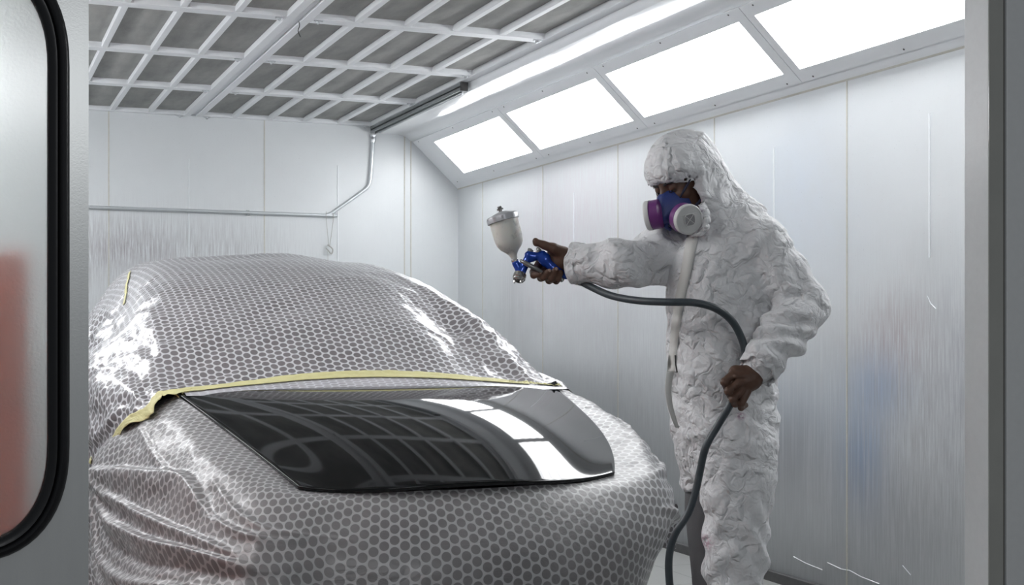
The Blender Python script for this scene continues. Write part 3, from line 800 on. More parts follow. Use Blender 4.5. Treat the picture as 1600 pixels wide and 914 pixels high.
# ------------------------------------------------------------------ signed-distance modelling for the person
# local frame: x to the painter's side (image right), y away from the door, z up; turned by -TH like the camera
class Grid:
    def __init__(s, lo, hi, h):
        s.lo = np.array(lo, float); s.h = h; s.n = np.ceil((np.array(hi)-s.lo)/h).astype(int)+1
        ax = [s.lo[k]+h*np.arange(s.n[k]) for k in range(3)]
        s.X, s.Y, s.Z = np.meshgrid(*ax, indexing='ij')
    def sphere(s, c, r): return np.sqrt((s.X-c[0])**2+(s.Y-c[1])**2+(s.Z-c[2])**2)-r
    def ell(s, c, r, R=None):
        dx, dy, dz = s.X-c[0], s.Y-c[1], s.Z-c[2]
        if R is not None:
            dx, dy, dz = (dx*R[0][0]+dy*R[0][1]+dz*R[0][2], dx*R[1][0]+dy*R[1][1]+dz*R[1][2], dx*R[2][0]+dy*R[2][1]+dz*R[2][2])
        k0 = np.sqrt((dx/r[0])**2+(dy/r[1])**2+(dz/r[2])**2); k1 = np.sqrt((dx/r[0]**2)**2+(dy/r[1]**2)**2+(dz/r[2]**2)**2)
        return k0*(k0-1)/np.maximum(k1, 1e-6)
    def cone(s, a, b, ra, rb):
        a = np.array(a, float); b = np.array(b, float); d = b-a; L = d@d
        t = np.clip(((s.X-a[0])*d[0]+(s.Y-a[1])*d[1]+(s.Z-a[2])*d[2])/L, 0, 1)
        return np.sqrt((s.X-a[0]-t*d[0])**2+(s.Y-a[1]-t*d[1])**2+(s.Z-a[2]-t*d[2])**2)-(ra+(rb-ra)*t)
    def chain(s, pts, rad, k=.01):
        out = None
        for i in range(len(pts)-1):
            c = s.cone(pts[i], pts[i+1], rad[i], rad[i+1]); out = c if out is None else smin(out, c, k)
        return out
    def plane(s, p, n): n = np.array(n)/np.linalg.norm(n); return (s.X-p[0])*n[0]+(s.Y-p[1])*n[1]+(s.Z-p[2])*n[2]
    def column(s, table, pw=2.3, rot=0):
        """stack of rounded sections: rows of (z, cx, cy, half width, half depth)"""
        T_ = np.array(sorted(table)); zz = s.Z[0, 0, :]
        cx, cy, a, b = [smooth_interp(zz, T_[:, 0], T_[:, k]) for k in range(1, 5)]
        dx = s.X-cx; dy = s.Y-cy
        if rot: c_, s_ = math.cos(rot), math.sin(rot); dx, dy = dx*c_+dy*s_, -dx*s_+dy*c_
        q = (np.abs(dx/a)**pw+np.abs(dy/b)**pw)**(1/pw)
        d = (q-1)*np.minimum(a, b)
        return np.maximum(d, np.maximum(T_[0, 0]-s.Z, s.Z-T_[-1, 0]))
def smin(a, b, k):
    h = np.clip(.5+.5*(b-a)/k, 0, 1); return b+(a-b)*h-k*h*(1-h)
def smax(a, b, k): return -smin(-a, -b, k)
def surface_nets(g, Fv):
    S = Fv < 0; nx, ny, nz = Fv.shape
    c = [(0,0,0),(1,0,0),(0,1,0),(1,1,0),(0,0,1),(1,0,1),(0,1,1),(1,1,1)]
    sl = lambda A, o: A[o[0]:nx-1+o[0], o[1]:ny-1+o[1], o[2]:nz-1+o[2]]
    tot = sum(sl(S, o).astype(np.int8) for o in c); act = (tot > 0) & (tot < 8)
    idx = -np.ones(act.shape, np.int64); I = np.argwhere(act); idx[act] = np.arange(len(I))
    vals = [sl(Fv, o)[act] for o in c]; acc = np.zeros((len(I), 3)); cnt = np.zeros(len(I))
    for a in range(8):
        for b in range(a+1, 8):
            if sum(abs(c[a][k]-c[b][k]) for k in range(3)) != 1: continue
            va, vb = vals[a], vals[b]; m = (va < 0) != (vb < 0); t_ = np.where(m, va/np.where(m, va-vb, 1), 0)
            p = np.array(c[a])+t_[:, None]*(np.array(c[b])-np.array(c[a])); acc += p*m[:, None]; cnt += m
    V = (I+acc/cnt[:, None])*g.h+g.lo
    Q = []
    for ax in range(3):
        o = [0, 0, 0]; o[ax] = 1
        A = Fv[tuple(slice(0, -1) if k == ax else slice(1, -1) for k in range(3))] < 0
        B = Fv[tuple(slice(1, None) if k == ax else slice(1, -1) for k in range(3))] < 0
        E = np.argwhere(A != B); fl = A[A != B]
        if not len(E): continue
        P = E.copy()
        for k in range(3):
            if k != ax: P[:, k] += 1
        u, v = (ax+1) % 3, (ax+2) % 3
        def cell(du, dv):
            R_ = P.copy(); R_[:, u] += du; R_[:, v] += dv; return idx[R_[:, 0], R_[:, 1], R_[:, 2]]
        q = np.stack([cell(-1, -1), cell(0, -1), cell(0, 0), cell(-1, 0)], 1)
        q[~fl] = q[~fl][:, ::-1]; Q.append(q)
    Q = np.concatenate(Q); Q = Q[(Q >= 0).all(1)]
    return V, Q
def vnormals(V, Q):
    n = np.cross(V[Q[:, 2]]-V[Q[:, 0]], V[Q[:, 3]]-V[Q[:, 1]]); N = np.zeros_like(V)
    for k in range(4): np.add.at(N, Q[:, k], n)
    return N/np.maximum(np.linalg.norm(N, axis=1, keepdims=True), 1e-12)
def relax(V, Q, it=2, lam=.5):
    for _ in range(it):
        S_ = np.zeros_like(V); c_ = np.zeros(len(V))
        for k in range(4):
            for d in (1, 3): np.add.at(S_, Q[:, k], V[Q[:, (k+d) % 4]]); np.add.at(c_, Q[:, k], 1)
        V = V+lam*(S_/c_[:, None]-V)
    return V
def at(u, v, d): return np.array([(u-800)*d/FPX, d, HC+(HZ-v)*d/FPX])     # a point seen at photo position u, v and distance d

PB = np.array([.69, 4.15, 0])          # person's base, in the turned frame
cT, sT = math.cos(TH), math.sin(TH)
def to_world(p): return (p[0]*cT+p[1]*sT, -p[0]*sT+p[1]*cT, p[2])
person = empty('person', to_world(PB), -TH)
tag(person, 'painter in white hooded coverall and respirator, reaching out with a spray gun', 'person')

# head frame
psi, pit = math.radians(38), math.radians(27)
hf = np.array([-math.cos(psi)*math.cos(pit), -math.sin(psi)*math.cos(pit), -math.sin(pit)])
hl = np.array([math.sin(psi), -math.cos(psi), 0])            # towards the person's left
roll = math.radians(4); hu_ = np.cross(hl, hf); hu_ = hu_ if hu_[2] > 0 else -hu_
hl, hu_ = hl*math.cos(roll)+hu_*math.sin(roll), hu_*math.cos(roll)-hl*math.sin(roll)
HCN = at(1066, 279, 4.15)
def hp(l, f, u): return HCN+hl*l+hf*f+hu_*u
RH = np.stack([hl, hf, hu_])

# joints
shL = at(1188, 385, 4.10); elL = at(1252, 482, 4.05); wrL = at(1190, 570, 3.925)
shR = at(1058, 400, 4.27); elR = at(978, 412, 4.10); wrR = at(890, 409, 4.19)

# ---- coverall
g = Grid((.37, 3.78, .06), (1.10, 4.52, 1.84), .0075)
g.X = g.X; 
torso = g.column([  # z, cx, cy, a, b
 (.73, .655, 4.18, .115, .12), (.80, .652, 4.17, .138, .142), (.90, .650, 4.17, .158, .155), (1.0, .645, 4.17, .160, .158), (1.1, .640, 4.17, .158, .155), (1.2, .640, 4.16, .160, .150),
 (1.3, .650, 4.16, .170, .148), (1.40, .662, 4.17, .175, .145), (1.47, .675, 4.18, .150, .125), (1.53, .665, 4.18, .10, .10)], 2.4, .25)
legN = g.column([(.06, .670, 4.10, .080, .095), (.25, .671, 4.10, .083, .10), (.38, .671, 4.09, .086, .102), (.50, .673, 4.08, .093, .107), (.60, .679, 4.08, .101, .112), (.72, .682, 4.09, .113, .122), (.85, .672, 4.11, .128, .13), (.98, .66, 4.14, .10, .11)], 2.4)
legF = g.column([(.66, .618, 4.275, .080, .096), (.70, .618, 4.27, .083, .10), (.78, .619, 4.25, .092, .11), (.90, .620, 4.23, .104, .12)], 2.3)
body = smin(torso, smin(legN, legF, .006), .04)
# collar bones / shoulders
body = smin(body, g.cone(shL+[-.02, 0, 0], shR+[.02, 0, 0], .082, .075), .05)
body = smin(body, g.cone(at(1150, 345, 4.18), at(1085, 345, 4.2), .085, .07), .05)
armU = g.cone(shL, elL, .088, .078); armL = g.cone(elL, wrL+[.006, 0, .012], .084, .060)
g2 = None
sk = hp(0, -.012, .028)
hood = g.ell(sk, (.093, .108, .112), RH)
hood = smin(hood, g.ell(hp(0, .045, .056), (.078, .047, .052), RH), .03)               # forehead brim
hood = smin(hood, g.ell(hp(0, -.085, .06), (.055, .055, .06), RH), .04)
hood = smin(hood, g.cone(hp(0, -.045, -.03), at(1122, 345, 4.20), .090, .100), .05)
hood = smin(hood, g.cone(hp(0, -.08, .02), at(1150, 355, 4.22), .055, .06), .05)
hood = smin(hood, g.cone(hp(.03, .0, -.08), at(1105, 365, 4.10), .070, .07), .03)
rX, rY, rZ = g.X-HCN[0], g.Y-HCN[1], g.Z-HCN[2]
Lc = rX*hl[0]+rY*hl[1]+rZ*hl[2]; Fc = rX*hf[0]+rY*hf[1]+rZ*hf[2]; Uc = rX*hu_[0]+rY*hu_[1]+rZ*hu_[2]
face_cut = smin(Fc-(.090+.25*Uc-5.2*Lc**2), .032-.25*np.abs(Lc)-Uc, .012)      # the face opening, a drooping oval
hood_open = smax(hood, face_cut, .006)
cav = g.ell(hp(0, .012, .0), (.080, .078, .100), RH)
hood_open = smax(hood_open, -cav, .004)
body = smin(body, armU, .018)
body = smin(body, smin(armL, armU+.004, .008), .004)
body = smin(body, hood_open, .03)
# keep the face and the mask clear of cloth
clear = g.cone(hp(0, .09, -.045), hp(0, .20, -.09), .068, .075); clear = smin(clear, g.cone(hp(0, .05, -.06), hp(.0, .13, -.11), .078, .07), .02)
body = smax(body, -clear, .008)
# creases: sleeve joins and elbow
def groove(a, b, r, dpt):
    global body
    q = g.cone(a, b, 0, 0); body = body+dpt*np.exp(-(q/r)**2)
groove(at(1160, 425, 3.97), at(1212, 468, 3.99), .014, .014)
groove(at(1212, 470, 3.98), at(1250, 460, 3.99), .010, .014)
groove(at(1212, 468, 3.98), at(1205, 520, 4.0), .013, .010)
groove(at(1095, 335, 4.06), at(1150, 345, 4.02), .010, .006)
V, Q = surface_nets(g, body)
V = relax(V, Q, 2)
# right arm, finer folds, second grid
ga = Grid((.10, 3.92, 1.18), (.62, 4.44, 1.56), .0075)
wr_c = at(903, 412, 4.187)
armR = smin(ga.cone(shR, elR, .088, .070), ga.cone(elR, wr_c, .070, .060), .03)
armR = smin(armR, ga.cone(at(1035, 385, 4.22), at(1085, 400, 4.2), .085, .09), .03)
dirR = (wr_c-elR)/np.linalg.norm(wr_c-elR)
armR = smax(armR, ga.plane(wr_c, dirR), .004)
hollow = ga.cone(wr_c-dirR*.03, wr_c+dirR*.05, .046, .052); armR = smax(armR, -hollow, .004)
VA, QA = surface_nets(ga, armR); VA = relax(VA, QA, 2)

def crumple(V, Q, amp, folds=None, seed=0):
    """folds of crisp non-woven cloth: creased ridges of two sizes"""
    N_ = vnormals(V, Q); d = np.zeros(len(V))
    for i, p in enumerate(V):
        q = Vector(p)*7+Vector((seed, 0, 0))
        wv = mnoise.noise_vector(Vector(p)*3.2)*.9
        a = mnoise.noise(Vector((q.x, q.y, q.z*1.15))+wv); b = mnoise.noise((q+wv)*2.1+Vector((3, 9, 1))); c_ = mnoise.noise(q*5.5+Vector((1, 2, 7)))
        d[i] = (.5-2.0*abs(a))*.75+(.3-1.2*abs(b))*.80+(.2-.8*abs(c_))*.30
    d *= amp*(1-.30*np.exp(-((V[:, 2]-1.36)/.12)**2))
    if folds is not None: d += folds(V)
    return V+N_*d[:, None]
def body_folds(V):
    d = np.zeros(len(V)); z = V[:, 2]
    # gathers of the baggy legs
    leg = np.clip((.80-z)*4, 0, 1); d += leg*.0065*np.sin(z*58+6*np.sin(V[:, 0]*17)+4*V[:, 1])
    # hood elastic puckers
    rel = V-hp(0, .02, .02); fr = rel@(hf*.72+hu_*-.62+hl*.10); an = np.arctan2(rel@hl, rel@hu_)
    dist = np.linalg.norm(rel, axis=1); m = np.exp(-((rel@hf-(.088+.25*(rel@hu_)-5.2*(rel@hl)**2))/.025)**2)*(dist < .17); d += m*.0028*np.sin(an*34)
    # sleeve pulls of the left arm
    for (a, b) in ((shL, elL), (elL, wrL)):
        ax = (b-a)/np.linalg.norm(b-a); t = (V-a)@ax; r = np.linalg.norm(V-a-t[:, None]*ax, axis=1)
        m = (r < .115)*np.clip(t*12, 0, 1)*np.clip((np.linalg.norm(b-a)-t)*12+.4, 0, 1)*(V[:, 0] > .70)*(z > .98)
        d += m*.006*np.sin(t*62+5*np.sin(V[:, 2]*19)+4*V[:, 0]*8)
    # drawn diagonals across the belly towards the hand
    m = .8*np.exp(-((z-1.07)/.13)**2)*(V[:, 1] < 4.12); d += m*.006*np.sin((V[:, 0]*.75+z*1.0)*62)
    # slack band at the waist
    m = np.exp(-((z-.93)/.07)**2); d += m*.005*np.sin((V[:, 0]*.9+z*1.6)*55+2)
    return d
V = crumple(V, Q, .0105, body_folds, 0)
def arm_folds(V):
    t = (V-wr_c)@(-dirR); an = np.arctan2(V[:, 2]-wr_c[2], V[:, 1]-wr_c[1])
    return .0075*np.sin(t*48+2.2*np.sin(an*1.0)+V[:, 2]*18)*np.clip(t*9, 0.0, 1)+.003*np.sin(an*13)*np.exp(-(t/.03)**2)
VA = crumple(VA, QA, .0085, arm_folds, 4)
t = NT('coverall_cloth'); c = t.coord(); 
vo = t.node('ShaderNodeTexVoronoi', feature='DISTANCE_TO_EDGE'); 
dn = t.node('ShaderNodeVectorMath', operation='ADD'); t.link(c, dn.inputs[0])
nv = t.node('ShaderNodeVectorMath', operation='SCALE'); t.link(t.noise(c, 8, 3, .6, 0, 'Color'), nv.inputs[0]); nv.inputs['Scale'].default_value = .12
t.link(nv.outputs[0], dn.inputs[1]); t.link(dn.outputs[0], vo.inputs['Vector']); vo.inputs['Scale'].default_value = 14
r1 = t.math('ABSOLUTE', t.math('SUBTRACT', t.noise(dn.outputs[0], 16, 3, .5, .6), .5))
b = t.bump(t.math('MINIMUM', vo.outputs['Distance'], .30), .75, .030); b = t.bump(r1, .8, .03, b); b = t.bump(t.noise(c, 300, 2), .1, .001, b)
tex = t.sep(c)
base_w = t.mix(t.noise(c, 5, 3), (.74, .74, .75), (.80, .80, .81))
for (p, sx_, sz_, col_, am) in ((at(1157, 650, 4.0), .012, .010, (.30, .10, .22), .9), (at(1106, 852, 4.0), .016, .022, (.55, .28, .38), .8), (at(1120, 866, 4.0), .012, .010, (.2, .2, .2), .5)):
    q = p-PB
    gs = gauss(t, tex[0], tex[2], q[0], q[2], sx_, sz_)
    base_w = t.mix(t.math('MULTIPLY', t.math('MULTIPLY', gs, t.maprange(t.noise(c, 90, 3, .7), .46, .56)), am), base_w, col_)
t.set(Base_Color=base_w, Roughness=.62, Specular_IOR_Level=.35, Normal=b)
M_cover = t.m
Vc = np.vstack([V, VA]); Qc = np.vstack([Q, QA+len(V)])
coverall = mesh_obj('coverall', Vc-PB, Qc, M_cover, person, True)
BVC = BVHTree.FromPolygons([tuple(v) for v in Vc], [tuple(int(i) for i in q) for q in Qc])
def on_cover(u, v, lift=.003):
    """the point of the cloth found at this height and side, just above its front"""
    o = Vector((0, 0, HC)); d = Vector(at(u, v, 4.0))-o; d.normalize()
    loc, nor, _, _ = BVC.ray_cast(o, d)
    if loc is None: loc = o+d*4.05; nor = -d
    return np.array(loc)+np.array(nor)*lift*.5-np.array(d)*lift*.5
# zip flap down the chest
M_flap = simple('zip_flap_cloth', (.66, .65, .62), .6, nscale=20, namp=.05, bump=.5, bscale=40)
fp = catmull([(1083, 366), (1079, 385), (1073, 420), (1066, 450), (1060, 480), (1055, 520), (1051, 560), (1049, 585)], 70)
fw = np.interp(np.arange(70), [0, 10, 40, 69], [8.5, 9, 7.5, 5])
vs = []
for (u, v), w_ in zip(fp, fw):
    cn = on_cover(u, v, .006)
    for f in (-1, -.85, 0, .85, 1):
        p = on_cover(u+f*w_, v, .007 if abs(f) < .9 else .0015)
        if np.linalg.norm(p-cn) > .05: p = cn+np.array([f*w_/510, 0, 0])
        vs.append(p)
vs = np.array(vs).reshape(70, 5, 3)
for _ in range(3): vs[1:-1] = (vs[:-2]+2*vs[1:-1]+vs[2:])/4
mesh_obj('zip_flap', vs.reshape(-1, 3)-PB, grid_faces(70, 5), M_flap, coverall, True)
fp = catmull([(1047, 580), (1044, 605), (1046, 630), (1053, 655), (1058, 668)], 30); vs = []
for i, (u, v) in enumerate(fp):
    for f in (-1, 0, 1): vs.append(at(u+f*(5.5-2.5*i/29), v, 3.985-.02*math.sin(i/29*PI)+.004*f))
o = mesh_obj('loose_flap', np.array(vs)-PB, grid_faces(30, 3), M_flap, coverall, True)
m = o.modifiers.new('thick', 'SOLIDIFY'); m.thickness = .002
# zip teeth showing below the flap
MB().tube([at(1055, 555, 3.975)-PB, at(1056, 570, 3.975)-PB, at(1058, 582, 3.98)-PB], .0022, 6).build('zip', M_dark, coverall)
# crumpled collar edge beside the filter
cp = catmull([at(1096, 318, 4.075), at(1102, 332, 4.05), at(1102, 348, 4.03), at(1098, 362, 4.03), at(1086, 368, 4.03)], 40)
vs = []
for i, p in enumerate(cp):
    for j, f in enumerate(np.linspace(-1, 1, 6)):
        vs.append(p+np.array([f*.010+.003*math.sin(i*.9+j), -.010*(1-f*f)+.003*math.sin(i*.7), .004*math.sin(i*.8+f*2)]))
o = mesh_obj('collar_edge', np.array(vs)-PB, grid_faces(40, 6), M_cover, coverall, True)
m = o.modifiers.new('thick', 'SOLIDIFY'); m.thickness = .003
# left cuff, a ruffled ring
def cuff(c0, ax, r, ln, name, amp=.006, k=9):
    ax = ax/np.linalg.norm(ax); a1 = np.cross(ax, [0, 1, .3]); a1 /= np.linalg.norm(a1); a2 = np.cross(ax, a1); vs = []; n = 72; m = 9
    for i in range(n):
        a = 2*PI*i/n
        for j in range(m):
            f = j/(m-1); rr = r[0]+(r[1]-r[0])*f+amp*(.4+.6*f)*math.sin(k*a+2*f+math.sin(3*a))
            vs.append(c0+ax*ln*(f+.10*math.sin(4*a+1))+(a1*math.cos(a)+a2*math.sin(a))*rr)
    fs = [(i*m+j, i*m+j+1, ((i+1) % n)*m+j+1, ((i+1) % n)*m+j) for i in range(n) for j in range(m-1)]
    o = mesh_obj(name, np.array(vs)-PB, fs, M_cover, coverall, True); s = o.modifiers.new('thick', 'SOLIDIFY'); s.thickness = .003; return o
axL = (wrL-elL)/np.linalg.norm(wrL-elL)
cuff(wrL-axL*.012, axL, (.058, .052), .040, 'cuff', .005)
cuff(wr_c-dirR*.02, dirR, (.060, .063), .032, 'cuff', .0035, 6)

# ---- skin: head, neck, trunk, arms and hands as one body mesh
def skin_part(g, Fv, rel=1):
    V_, Q_ = surface_nets(g, Fv); return relax(V_, Q_, rel), Q_
gh = Grid(HCN-[.16, .16, .20], HCN+[.16, .16, .16], .0032)
hd = gh.ell(hp(0, -.012, .028), (.078, .098, .098), RH)
hd = smin(hd, gh.ell(hp(0, .030, -.045), (.058, .062, .075), RH), .03)          # jaw and face
hd = smin(hd, gh.ell(hp(0, .053, .030), (.052, .028, .028), RH), .015)             # forehead
hd = smin(hd, gh.cone(hp(-.030, .081, .018), hp(.030, .081, .018), .0115, .0115), .012)  # brow
for s_ in (-1, 1):
    hd = smin(hd, gh.ell(hp(.040*s_, .062, -.028), (.024, .022, .018), RH), .015)  # cheekbone
    hd = smax(hd, -gh.sphere(hp(.031*s_, .098, .0), .0175), .010)                    # eye socket
    hd = smin(hd, gh.sphere(hp(.031*s_, .0745, .001), .0150), .003)                  # lids
    hd = smin(hd, gh.ell(hp(.078*s_, -.005, -.01), (.010, .018, .030), RH), .006)    # ear
hd = smin(hd, gh.cone(hp(0, .088, .008), hp(0, .112, -.034), .0075, .0115), .010)  # nose
for s_ in (-1, 1): hd = smin(hd, gh.sphere(hp(.011*s_, .100, -.038), .0085), .006)
hd = smin(hd, gh.ell(hp(0, .086, -.064), (.024, .010, .007), RH), .006); hd = smin(hd, gh.ell(hp(0, .084, -.074), (.021, .010, .006), RH), .004)
hd = smin(hd, gh.sphere(hp(0, .072, -.105), .020), .015)
hd = smin(hd, gh.cone(hp(0, -.035, -.05), at(1118, 352, 4.18), .058, .062), .03)
parts = [skin_part(gh, hd)]
# trunk and limbs inside the suit, coarse
gt = Grid((.42, 3.90, .02), (1.05, 4.50, 1.62), .014)
tr = gt.column([(.78, .645, 4.17, .12, .10), (1.0, .645, 4.17, .12, .10), (1.2, .645, 4.17, .125, .105), (1.36, .655, 4.17, .135, .10), (1.46, .67, 4.18, .10, .08)], 2.2, .25)
tr = smin(tr, gt.cone(shL, elL, .050, .042), .03); tr = smin(tr, gt.cone(elL, wrL, .042, .030), .01)
tr = smin(tr, gt.cone(at(1118, 352, 4.18), at(1125, 375, 4.18), .055, .07), .03)
hipN, hipF = np.array([.69, 4.12, .88]), np.array([.62, 4.23, .88])
for (h_, kx, ky, fx, fy) in ((hipN, .69, 4.09, .69, 4.12), (hipF, .628, 4.30, .65, 4.33)):
    tr = smin(tr, gt.cone(h_, (kx, ky, .50), .055, .045), .03); tr = smin(tr, gt.cone((kx, ky, .50), (fx, fy, .09), .045, .034), .02)
parts.append(skin_part(gt, tr))
gr = Grid((.16, 4.0, 1.2), (.62, 4.4, 1.5), .009)
parts.append(skin_part(gr, smin(gr.cone(shR, elR, .050, .042), gr.cone(elR, wrR, .042, .030), .015)))

# left hand: fist on the hose
hd0 = 3.955
gl = Grid(at(1108, 655, 3.92)-[0, .10, 0], at(1215, 545, 3.92)+[0, .13, 0], .0024)
P_ = lambda u, v, d: at(u, v, d-.028)
H = gl.chain([P_(1205, 556, 4.00), P_(1182, 577, 3.965), P_(1170, 590, 3.945)], [.031, .030, .030], .01)
H = smin(H, gl.ell(P_(1165, 592, 3.945), (.040, .020, .032), None), .014)
H = smin(H, gl.cone(P_(1175, 588, 3.94), P_(1150, 582, 3.935), .028, .022), .014)
H = smin(H, gl.cone(P_(1175, 595, 3.94), P_(1158, 608, 3.930), .026, .021), .014)
kn = [((1146, 584, 3.925), (1132, 597, 3.908), (1136, 605, 3.928), (1149, 601, 3.948), .0120),
      ((1152, 599, 3.916), (1138, 611, 3.902), (1142, 618, 3.922), (1154, 613, 3.945), .0120),
      ((1158, 611, 3.916), (1145, 624, 3.904), (1149, 631, 3.922), (1160, 624, 3.945), .0112),
      ((1168, 612, 3.922), (1159, 630, 3.914), (1158, 637, 3.930), (1165, 633, 3.95), .0104)]
for a, b_, c2, d2, r in kn[:3]:
    fch = gl.chain([P_(*a), P_(*b_), P_(*c2), P_(*d2)], [r*1.08, r, r*.92, r*.85], .004); H = smin(H, fch, .0016); H = H+.0055*np.exp(-(gl.cone(P_(a[0]-6, a[1]+8, a[2]-.012), P_(c2[0]+9, c2[1]+2, c2[2]-.03), 0, 0)/.0035)**2)
a, b_, c2, d2, r = kn[3]; H = smin(H, gl.chain([P_(*a), P_(*b_), P_(*c2), P_(*d2)], [r*1.1, r, r*.9, r*.8], .004), .0035)
H = smin(H, gl.chain([P_(1150, 585, 3.965), P_(1140, 603, 3.972), P_(1146, 618, 3.962)], [.016, .013, .0115], .005), .004)   # thumb behind the hose
for p, q in (((1150, 588, 3.905), (1168, 588, 3.915)), ((1153, 600, 3.902), (1172, 596, 3.915))):
    H = smin(H, gl.cone(P_(*p), P_(*q), .006, .006), .012)
parts.append(skin_part(gl, H))
P_ = lambda u, v, d: at(u, v, d)
# right hand: gripping the gun handle, thumb up along the back of the gun
gd = 4.20
gr2 = Grid(at(822, 452, 4.2)-[0, .10, 0], at(915, 360, 4.2)+[0, .10, 0], .0024)
H = gr2.chain([P_(912, 408, 4.20), P_(893, 406, 4.205), P_(880, 404, 4.205)], [.030, .0285, .029], .01)
H = smin(H, gr2.ell(P_(872, 403, 4.208), (.040, .020, .036), None), .016)
H = smin(H, gr2.cone(P_(884, 410, 4.20), P_(868, 414, 4.212), .026, .022), .012)
H = smin(H, gr2.chain([P_(880, 396, 4.195), P_(864, 388, 4.178), P_(850, 383, 4.172), P_(838, 378, 4.170)], [.022, .0165, .0125, .0105], .006), .010)   # thumb
H = smin(H, gr2.cone(P_(838, 380, 4.170), P_(836.5, 376, 4.170), .0105, .009), .004)
for i, (a, b_, c2, d2, e2, r) in enumerate([
    ((858, 404, 4.225), (842, 412, 4.232), (833, 425, 4.215), (834, 430, 4.190), (843, 428, 4.176), .0112),
    ((862, 410, 4.228), (849, 424, 4.230), (845, 434, 4.205), (849, 433, 4.180), (857, 425, 4.168), .0118),
    ((868, 415, 4.228), (858, 430, 4.226), (858, 438, 4.202), (862, 435, 4.176), (868, 422, 4.166), .0116),
    ((876, 418, 4.222), (868, 433, 4.220), (869, 439, 4.200), (872, 436, 4.180), (876, 426, 4.172), .0104)]):
    H = smin(H, gr2.chain([P_(*a), P_(*b_), P_(*c2), P_(*d2), P_(*e2)], [r*1.15, r*1.08, r, r*.96, r*.88], .004), .0032)
parts.append(skin_part(gr2, H))
off = 0; BVs = []; BQ = []
for v_, q_ in parts: BVs.append(v_); BQ.append(q_+off); off += len(v_)
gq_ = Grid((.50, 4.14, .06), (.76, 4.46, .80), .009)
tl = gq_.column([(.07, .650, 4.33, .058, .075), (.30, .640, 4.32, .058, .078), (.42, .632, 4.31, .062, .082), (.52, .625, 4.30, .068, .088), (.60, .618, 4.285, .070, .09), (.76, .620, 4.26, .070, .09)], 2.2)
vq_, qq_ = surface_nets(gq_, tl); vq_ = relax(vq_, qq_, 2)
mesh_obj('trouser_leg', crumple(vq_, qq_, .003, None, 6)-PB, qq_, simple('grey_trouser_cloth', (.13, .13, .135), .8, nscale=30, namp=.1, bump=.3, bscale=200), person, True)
t = NT('brown_skin'); c = t.coord()
t.set(Base_Color=t.mix(t.noise(c, 28, 4, .6), (.085, .043, .028), (.140, .076, .052)), Roughness=.48, Specular_IOR_Level=.4, Normal=t.bump(t.noise(c, 190, 4, .7), .35, .0018))
M_skin = t.m
skin = mesh_obj('body', np.vstack(BVs)-PB, np.vstack(BQ), M_skin, person, True)
# nails
M_nail = simple('nail', (.30, .20, .16), .35)
def ellipsoid(c0, r, ax, name, mat, parent, up=None):
    mb = MB(); M_ = Matrix.Translation(Vector(c0-PB)) @ Vector(ax).to_track_quat('Z', 'Y').to_matrix().to_4x4() @ Matrix.Diagonal((*r, 1))
    prof = [(math.sin(a), -math.cos(a)) for a in np.linspace(.02, PI-.02, 14)]; return mb.lathe(prof, 24, M_).build(name, mat, parent, True)
for p in (P_(845, 425, 4.166), P_(859, 422.5, 4.157), P_(869.5, 420, 4.156)):
    ellipsoid(p, (.0045, .0055, .0016), (0, -1, .2), 'nail', M_nail, skin)
# eyes, brows, hair
M_eye = simple('eye_white', (.55, .53, .50), .2); M_iris = simple('iris', (.02, .012, .01), .1); M_hair = simple('black_hair', (.012, .010, .010), .6, nscale=120, namp=.4)
for s_ in (-1, 1):
    ellipsoid(hp(.031*s_, .0765, -.003), (.0128, .0128, .0105), hf*.8-hu_*.5, 'eye', M_eye, skin)
    ellipsoid(hp(.031*s_, .0862, -.0085), (.0048, .0048, .002), hf*.75-hu_*.6, 'iris', M_iris, skin)
    mb = MB(); P3 = [hp(s_*x, y_, z_)-PB for x, y_, z_ in ((.012, .0935, .014), (.024, .0925, .018), (.036, .0865, .018), (.046, .0760, .013))]
    mb.tube(catmull(P3, 14), [.0015+.0030*math.sin(PI*(i+1.5)/16) for i in range(14)], 8).build('eyebrow', M_hair, skin, True)
    P3 = [hp(s_*x, y_, z_)-PB for x, y_, z_ in ((.017, .0850, -.0065), (.025, .0925, -.0100), (.034, .0915, -.0105), (.044, .0815, -.006))]
    MB().tube(catmull(P3, 12), .0013, 6).build('eyelashes', M_hair, skin, True)
gc = Grid(HCN-[.16, .16, .14], HCN+[.16, .16, .16], .006)
hr = gc.ell(hp(0, -.018, .030), (.0795, .099, .097), RH); hr = smax(hr, gc.plane(hp(0, .070, .045), hf*.8-hu_*.5), .01)
hv_, hq_ = surface_nets(gc, hr); mesh_obj('hair', hv_-PB, hq_, M_hair, person, True)
# tuft at the forehead
mb = MB()
for i in range(14):
    s0 = -.066+.035*i/13; a = hp(s0, .083-.25*max(0, abs(s0)-.02)-.012, .038); b_ = hp(s0+random.uniform(-.004, .004), .099-.4*max(0, abs(s0)-.02)-.006, .034+random.uniform(-.006, .004)); d_ = hp(s0+random.uniform(-.006, .006), .100-.45*max(0, abs(s0)-.02)-.002, .024+random.uniform(-.004, .006))
    mb.tube(catmull([a-PB, b_-PB, d_-PB], 6), [.0022, .0021, .002, .0016, .001, .0005], 5)
mb.build('fringe', M_hair, person, True)

